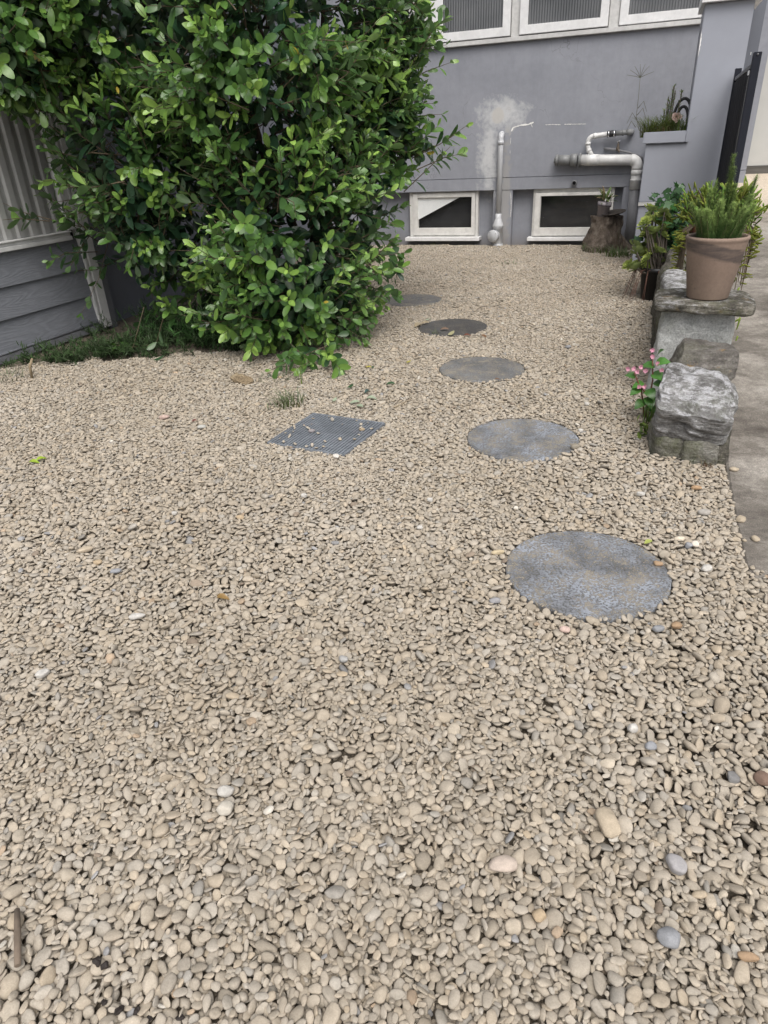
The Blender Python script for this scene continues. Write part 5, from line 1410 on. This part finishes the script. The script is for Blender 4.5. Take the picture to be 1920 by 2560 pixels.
tuft(1085, 612, 14, .08, .5, (0.10, 0.13, 0.05), 'grass wisps under the low window with the white triangle', .06, .005)
tuft(1190, 608, 20, .09, .6, (0.11, 0.14, 0.05), 'dry wisps at the corner of the white triangle window sill', .06, .005)
tuft(20, 945, 60, .10, .7, (0.08, 0.10, 0.04), 'scruffy grass by the shed footing at the left edge', .12, .005)

# ================================================================== STUMP, small pot, plate
def stump_mesh():
    vs = []; fs = []; n_, m_ = 64, 26
    for j in range(m_ + 1):
        t = j / m_
        for k in range(n_):
            a = 2 * PI * k / n_; dx, dy = math.cos(a), math.sin(a)
            r2 = 0.185 - 0.055 * t + 0.10 * (1 - t) ** 3 * (1 + .5 * math.sin(a * 3 + 1))
            r2 += 0.034 * mnoise.fractal(Vector((dx * 2.2, dy * 2.2, t * 2.6)), .8, 2.1, 5) + .014 * mnoise.noise(Vector((dx * 7, dy * 7, t * 2)))
            z = -.05 + .39 * t + (.025 * mnoise.noise(Vector((dx, dy, 3.3))) if t > .9 else 0)
            vs.append((r2 * dx * 1.05, r2 * dy, z))
    for j in range(m_):
        for k in range(n_): fs.append((j * n_ + k, j * n_ + (k + 1) % n_, (j + 1) * n_ + (k + 1) % n_, (j + 1) * n_ + k))
    c = len(vs); vs.append((0, 0, .335))
    for k in range(n_): fs.append((m_ * n_ + k, m_ * n_ + (k + 1) % n_, c))
    return MB().add(vs, fs, True).mesh('tree_stump')
sm = stone_material('weathered_stump_wood', (0.055, 0.045, 0.035), (0.155, 0.125, 0.10), (0.28, 0.24, 0.20), seed=3.3, strat=.12)
o = link('tree_stump', stump_mesh(), sm, None, (-0.405, 8.16, 0)); tag(o, 'rough grey brown tree stump standing before the low window', 'tree stump')
sp = thing('small_potted_plant', 'little pale pot with a scruffy leafy plant on the tree stump', 'potted plant', (-0.445, 8.10, 0.335)); sp.rotation_euler = (0.0, .13, 0)
MB().lathe([(0, 0), (.052, 0), (.064, .10), (.070, .10), (.072, .140), (.064, .140), (.060, .11), (0, .11)], 24).build('pot', simple('lilac_grey_clay', (0.36, 0.33, 0.35), .8, var=.25, scale=25), sp)
MB().lathe([(.0725, .103), (.0735, .108), (.0725, .113)], 24).build('band', simple('dark_band', (0.08, 0.07, 0.075), .8), sp)
r_ = np.random.default_rng(5); P_, A_, N_, L_, C_ = [], [], [], [], []
for k in range(46):
    a = r_.uniform(0, 2 * PI); el_ = r_.uniform(-.2, 1.4); P_.append((math.cos(a) * .03, math.sin(a) * .03, .14 + r_.uniform(0, .06))); A_.append((math.cos(a) * math.cos(el_), math.sin(a) * math.cos(el_), math.sin(el_))); N_.append((-math.cos(a), -math.sin(a), 1)); L_.append(r_.uniform(.05, .11))
    C_.append(np.array([0.13, 0.20, 0.06]) if k % 3 else np.array([0.36, 0.26, 0.15]))
scatter_leaves('foliage', P_, A_, N_, L_, C_, [leaf_template([0, .4, .8, 1], [.05, .13, .1, .01], .3, .5)], sp, M_SOFT)['kind'] = 'stuff'
o = MB().lathe([(0, .0), (.07, .004), (.125, .022), (.13, .03), (.122, .032), (.06, .014), (0, .012)], 28, wob=.04).build('bark_plate', simple('dark_bark_plate', (0.05, 0.042, 0.036), .85, var=.4, scale=30, bumpk=.4)); o.location = (-.335, 8.12, .345); o.rotation_euler = (.1, -.10, 0)
tag(o, 'dark curled bark plate lying on the stump beside the pot', 'bark')
o = blades('dry_stalks', (-.24, 8.02, .0), 40, .30, .25, (0.13, 0.10, 0.07), M_GRASS, None, .06, .005); tag(o, 'thin dry stalks against the side of the tree stump', 'dry grass')

# ================================================================== PLANTER PLANTS
for (x, y, n_, h, col, lab) in [(-.01, 7.10, 420, .30, (0.095, 0.13, 0.03), 'bushy green grass filling the planter front'), (.16, 7.12, 240, .32, (0.10, 0.15, 0.04), 'green grass at the pillar side of the planter')]:
    o = blades('planter_grass', (x, y, 1.06), n_, h, .8, col, M_GRASS, None, .13, .006); tag(o, lab, 'grass', 'grass in the planter')
o = blades('planter_dry_grass', (0.04, 7.06, 1.06), 110, .13, .6, (0.20, 0.15, 0.085), M_GRASS, None, .12, .004); tag(o, 'dry straw coloured grass along the planter rim', 'dry grass')
cs = [(.06 + r_.normal(0, .035), 7.16 + r_.normal(0, .03), 1.07) for _ in range(9)]
sg = thing('upright_succulent', 'upright pale green stalky succulent standing in the planter', 'succulent', (0.06, 7.16, 1.07)); mb = MB(); P_, A_, N_, L_, C_ = [], [], [], [], []
for k in range(7):
    x, y, H = r_.normal(0, .035), r_.normal(0, .03), r_.uniform(.18, .37); mb.tube([(x, y, 0), (x * 1.3, y, H)], [.006, .004], 6, cap=False)
    for j in range(46):
        t = r_.uniform(.3, 1.0); a = r_.uniform(0, 6.28); P_.append((x * (1 + .3 * t), y, H * t)); A_.append((math.cos(a), math.sin(a), .9)); N_.append((-math.cos(a), -math.sin(a), 1)); L_.append(r_.uniform(.02, .04)); C_.append(np.array([0.22, 0.30, 0.08]) * r_.uniform(.7, 1.2))
mb.build('stems', simple('succulent_stem', (0.13, 0.11, 0.09)), sg)['kind'] = 'stuff'
scatter_leaves('leaves', P_, A_, N_, L_, C_, [leaf_template([0, .5, 1], [.06, .1, .02], .2, .2)], sg, M_SOFT)['kind'] = 'stuff'
fl = thing('pale_rosette_flower', 'pale pink rosette nestled among the planter grass', 'flower', (0.135, 7.02, 1.20))
P_, A_, N_, L_, C_ = [], [], [], [], []
for k in range(18):
    t = k / 17; a = k * 2.4; el_ = .1 + 1.1 * t; A_.append((math.cos(a) * math.cos(el_), -math.sin(el_), math.sin(a) * math.cos(el_))); N_.append((-math.cos(a) * math.sin(el_), -math.cos(el_), -math.sin(a) * math.sin(el_))); P_.append((0, 0, 0)); L_.append(.045 * (1 - .5 * t)); C_.append((0.62, 0.46, 0.42))
scatter_leaves('petals', P_, A_, N_, L_, C_, [FT], fl, M_PINK)
MB().tube([(0, .01, 0), (0.01, .05, -.12)], .004, 6).build('stem', simple('green_stem', (0.16, 0.16, 0.07)), fl)
hs = thing('coiled_hose', 'black hose loops standing up in the planter by the pillar', 'hose', (0.185, 7.22, 1.06))
for (r0, y) in ((.085, 0), (.055, -.02)):
    MB().tube([(r0 * math.cos(a) * .85, y + .02 * math.sin(a), .11 + r0 * 2.0 * math.sin(a)) for a in np.linspace(-.6, PI + .6, 22)], .012, 10).build('loop', M_RUBBER, hs)
wd = thing('seeding_grass_stalk', 'tall thin grass stalk with seed fingers leaning out of the planter', 'grass', (-.10, 7.0, 1.08)); mb = MB()
mb.tube([(0.02, 0, 0), (-.05, -.01, .04), (-.085, -.02, .14), (-.085, -.02, .28), (-.09, -.02, .43)], [.003, .003, .0025, .002, .0015], 5)
for a in (-.9, -.5, -.1, .25, .6, 1.2, -1.3): mb.tube([(-.09, -.02, .42), (-.09 + .05 * math.sin(a), -.02, .42 + .05 * math.cos(a)), (-.09 + .11 * math.sin(a), -.02, .42 + .095 * math.cos(a))], [.0018, .0016, .001], 4)
for (z, s_) in ((.12, -1), (.2, 1), (.06, -1), (.15, 1)): mb.tube([(-.08, -.02, z), (-.08 + .04 * s_, -.02, z + .05), (-.08 + .075 * s_, -.02, z - .03)], [.003, .003, .001], 4)
mb.build('stalk', simple('seed_stalk', (0.10, 0.10, 0.065), .8), wd)

# ================================================================== LITTER on the gravel
LM = [leaf_template([0, .10, .32, .62, .86, 1.0], [.012, .10, .215, .245, .14, .012], f, c) for f, c in ((.5, .8), (.1, -.5), (.4, .3))]
lit = []
for (tv, tf) in LM:
    me = arr_mesh('fallen_leaf', tv, tf); me.materials.append(M_LEAFO); lit.append(me)
def fallen(px, py_, s_, col, lab, rz=None, rx=0.2, z=.009):
    p = G(px, py_); o = link('fallen_leaf', lit[int(px) % 3], None, None, (p.x, p.y, z), (rx, -.15, rz if rz is not None else px * .37), (s_, s_, s_)); o.color = (*col, 1)
    tag(o, lab, 'leaf', 'fallen leaves on the gravel'); return o
LIME = (0.33, 0.46, 0.05); PALE = (0.36, 0.42, 0.30); DGR = (0.045, 0.10, 0.045); YEL = (0.42, 0.38, 0.08); BRW = (0.20, 0.11, 0.06); TANL = (0.40, 0.33, 0.22)
for a in [(72, 1160, .045, LIME, 'bright lime green leaf near the left edge of the gravel', 0.3), (90, 1156, .045, LIME, 'second lime green leaf overlapping its twin at the left edge', 1.0),
          (915, 1000, .055, PALE, 'pale underside leaf lying behind the grate', .2), (875, 1012, .05, PALE, 'pale green leaf at the back edge of the grate', .5), (890, 1018, .045, PALE, 'pale leaf touching the grate corner', -.3), (912, 985, .045, (0.06, 0.11, 0.10), 'curled blue green leaf behind the grate', 1.2),
          (868, 974, .04, DGR, 'small dark green leaf behind the grate', .9), (965, 965, .05, DGR, 'dark green leaf sprig right of the grate', .4), (832, 1008, .035, PALE, 'small pale leaf on the grate back bar', 1.4), (1015, 910, .032, YEL, 'yellow leaf left of the third stepping stone', .5), (914, 922, .035, YEL, 'yellow leaf close to the bush edge', .2), (932, 924, .03, DGR, 'dark leaf beside the yellow one', 1.9),
          (1037, 820, .085, TANL, 'large cream dead leaf beside the darkest stepping stone', 1.3), (1052, 812, .06, TANL, 'cream curled leaf on the rim of the darkest stepping stone', .4), (1063, 803, .045, PALE, 'pale leaf on the back rim of the darkest stepping stone', .1), (1100, 827, .06, (0.25, 0.17, 0.12), 'brown dead leaf on the darkest stepping stone', .1), (1158, 842, .05, (0.17, 0.06, 0.035), 'red brown leaf at the front of the darkest stepping stone', .3), (1200, 843, .05, BRW, 'brown leaf at the right front of the darkest stepping stone', -.4), (1120, 842, .06, (0.40, 0.38, 0.22), 'straw coloured leaf upright at the darkest stepping stone', 1.1),
          (1610, 1365, .032, (0.40, 0.45, 0.12), 'yellow green leaf on the edge of the big stepping stone', .8), (540, 1498, .04, (0.30, 0.19, 0.07), 'narrow brown leaf on the open gravel', .1), (1236, 952, .028, BRW, 'brown flake on the front rim of the third stepping stone', .2), (480, 1058, .03, (0.17, 0.06, 0.05), 'dark red leaf scrap under the bush', .9), (385, 905, .07, DGR, 'dark leaf fallen by the weeds', .7)]:
    fallen(*a)
def stick(pts, r0, lab, mat=None, name='stick'):
    mb = MB(); mb.tube(pts, r0, 8); o = mb.build(name, mat or M_BARK); tag(o, lab, 'stick'); return o
M_STK = simple('dead_stick', (0.20, 0.155, 0.115), .9, var=.4, scale=40, bumpk=.4)
a, b_ = G(48, 2285), G(50, 2425); stick([(a.x, a.y, .012), ((a.x + b_.x) / 2 + .002, (a.y + b_.y) / 2, .016), (b_.x, b_.y, .012)], [.0045, .0058, .005], 'short brown stick in the lower left gravel', M_STK)
a = G(80, 945); stick([(a.x, a.y, 0), (a.x + .01, a.y, .07), (a.x + .035, a.y + .01, .115)], [.008, .0075, .006], 'bent pale twig standing by the shed weeds', simple('pale_twig', (0.28, 0.22, 0.14), .9))
a, b_ = G(985, 1022), G(1030, 1003); stick([(a.x, a.y, .008), (b_.x, b_.y, .014)], [.002, .0015], 'thin straight twig right of the grate', simple('pale_twig', (0.28, 0.22, 0.14)))
a, b_ = G(900, 1024), G(930, 1022); stick([(a.x, a.y, .008), (b_.x, b_.y, .010)], [.0015, .001], 'fine dark twig at the back of the grate', M_STK)
p = G(605, 953); o = link('sandstone_slab', rock_mesh('sandstone_slab', (.15, .075, .03), 33, n=14, p=4, amp=.06, chips=.1), stone_material('tan_sandstone', (0.22, 0.165, 0.10), (0.36, 0.28, 0.18), (0.46, 0.38, 0.26), seed=2.2), None, (p.x, p.y, .010), (.1, .12, -.35)); tag(o, 'flat tan sandstone piece on the gravel under the bush', 'stone')
for k, (px, py_, lab) in enumerate([(1833, 1182, 'lone pebble on the concrete near the stone wall'), (1852, 1300, 'flat pebble on the driveway concrete'), (1888, 1348, 'rounded pebble on the driveway farthest from the gravel'), (1861, 1350, 'tiny grey pebble between two others on the driveway'), (1838, 1348, 'pebble on the driveway right at the gravel edge')]):
    p = G(px, py_); s_ = [.016, .018, .016, .008, .011][k]; o = link('driveway_pebble', pmeshes[k], None, None, (p.x, p.y, drive_z(p.y) + s_ * .4), (0, 0, k), (s_, s_ * .75, s_ * .5)); o.color = (0.40, 0.34, 0.255, 1); tag(o, lab, 'pebble', 'pebbles on the driveway')
# dark damp crumbs on the nearest pebbles
M_CRUMB = simple('dark_damp_dirt', (0.018, 0.012, 0.009), .7, var=.3, scale=90, bumpk=.5)
for k, (px, py_, s_, lab) in enumerate([(247, 2412, .010, 'largest black dirt crumb, highest of those in the lower left gravel'), (262, 2418, .008, 'black dirt crumb touching the largest one'), (322, 2420, .006, 'dark crumb on a white flecked pebble, lower left gravel'), (262, 2508, .007, 'dark crumb low in the left gravel beside a grey stone'), (300, 2528, .009, 'dark crumb on a smooth pebble near the bottom edge'), (343, 2530, .007, 'dark crumb next to last along the bottom edge'), (372, 2542, .006, 'dark crumb almost at the bottom edge'), (450, 2545, .008, 'dark crumb farthest right along the bottom edge')]):
    p = G(px, py_); i = int((p.x - HX0) / RES); j = int((p.y - HY0) / RES)
    o = link('dirt_crumb', rock_mesh('dirt_crumb', (s_ * 1.5, s_ * 1.2, s_ * .6), 60 + k, n=6, p=2.5, amp=.14, freq=4), M_CRUMB, None, (p.x, p.y, float(hf[i, j]) + s_ * .15), (.2, .1, k)); tag(o, lab, 'dirt', 'dark crumbs on the pebbles')
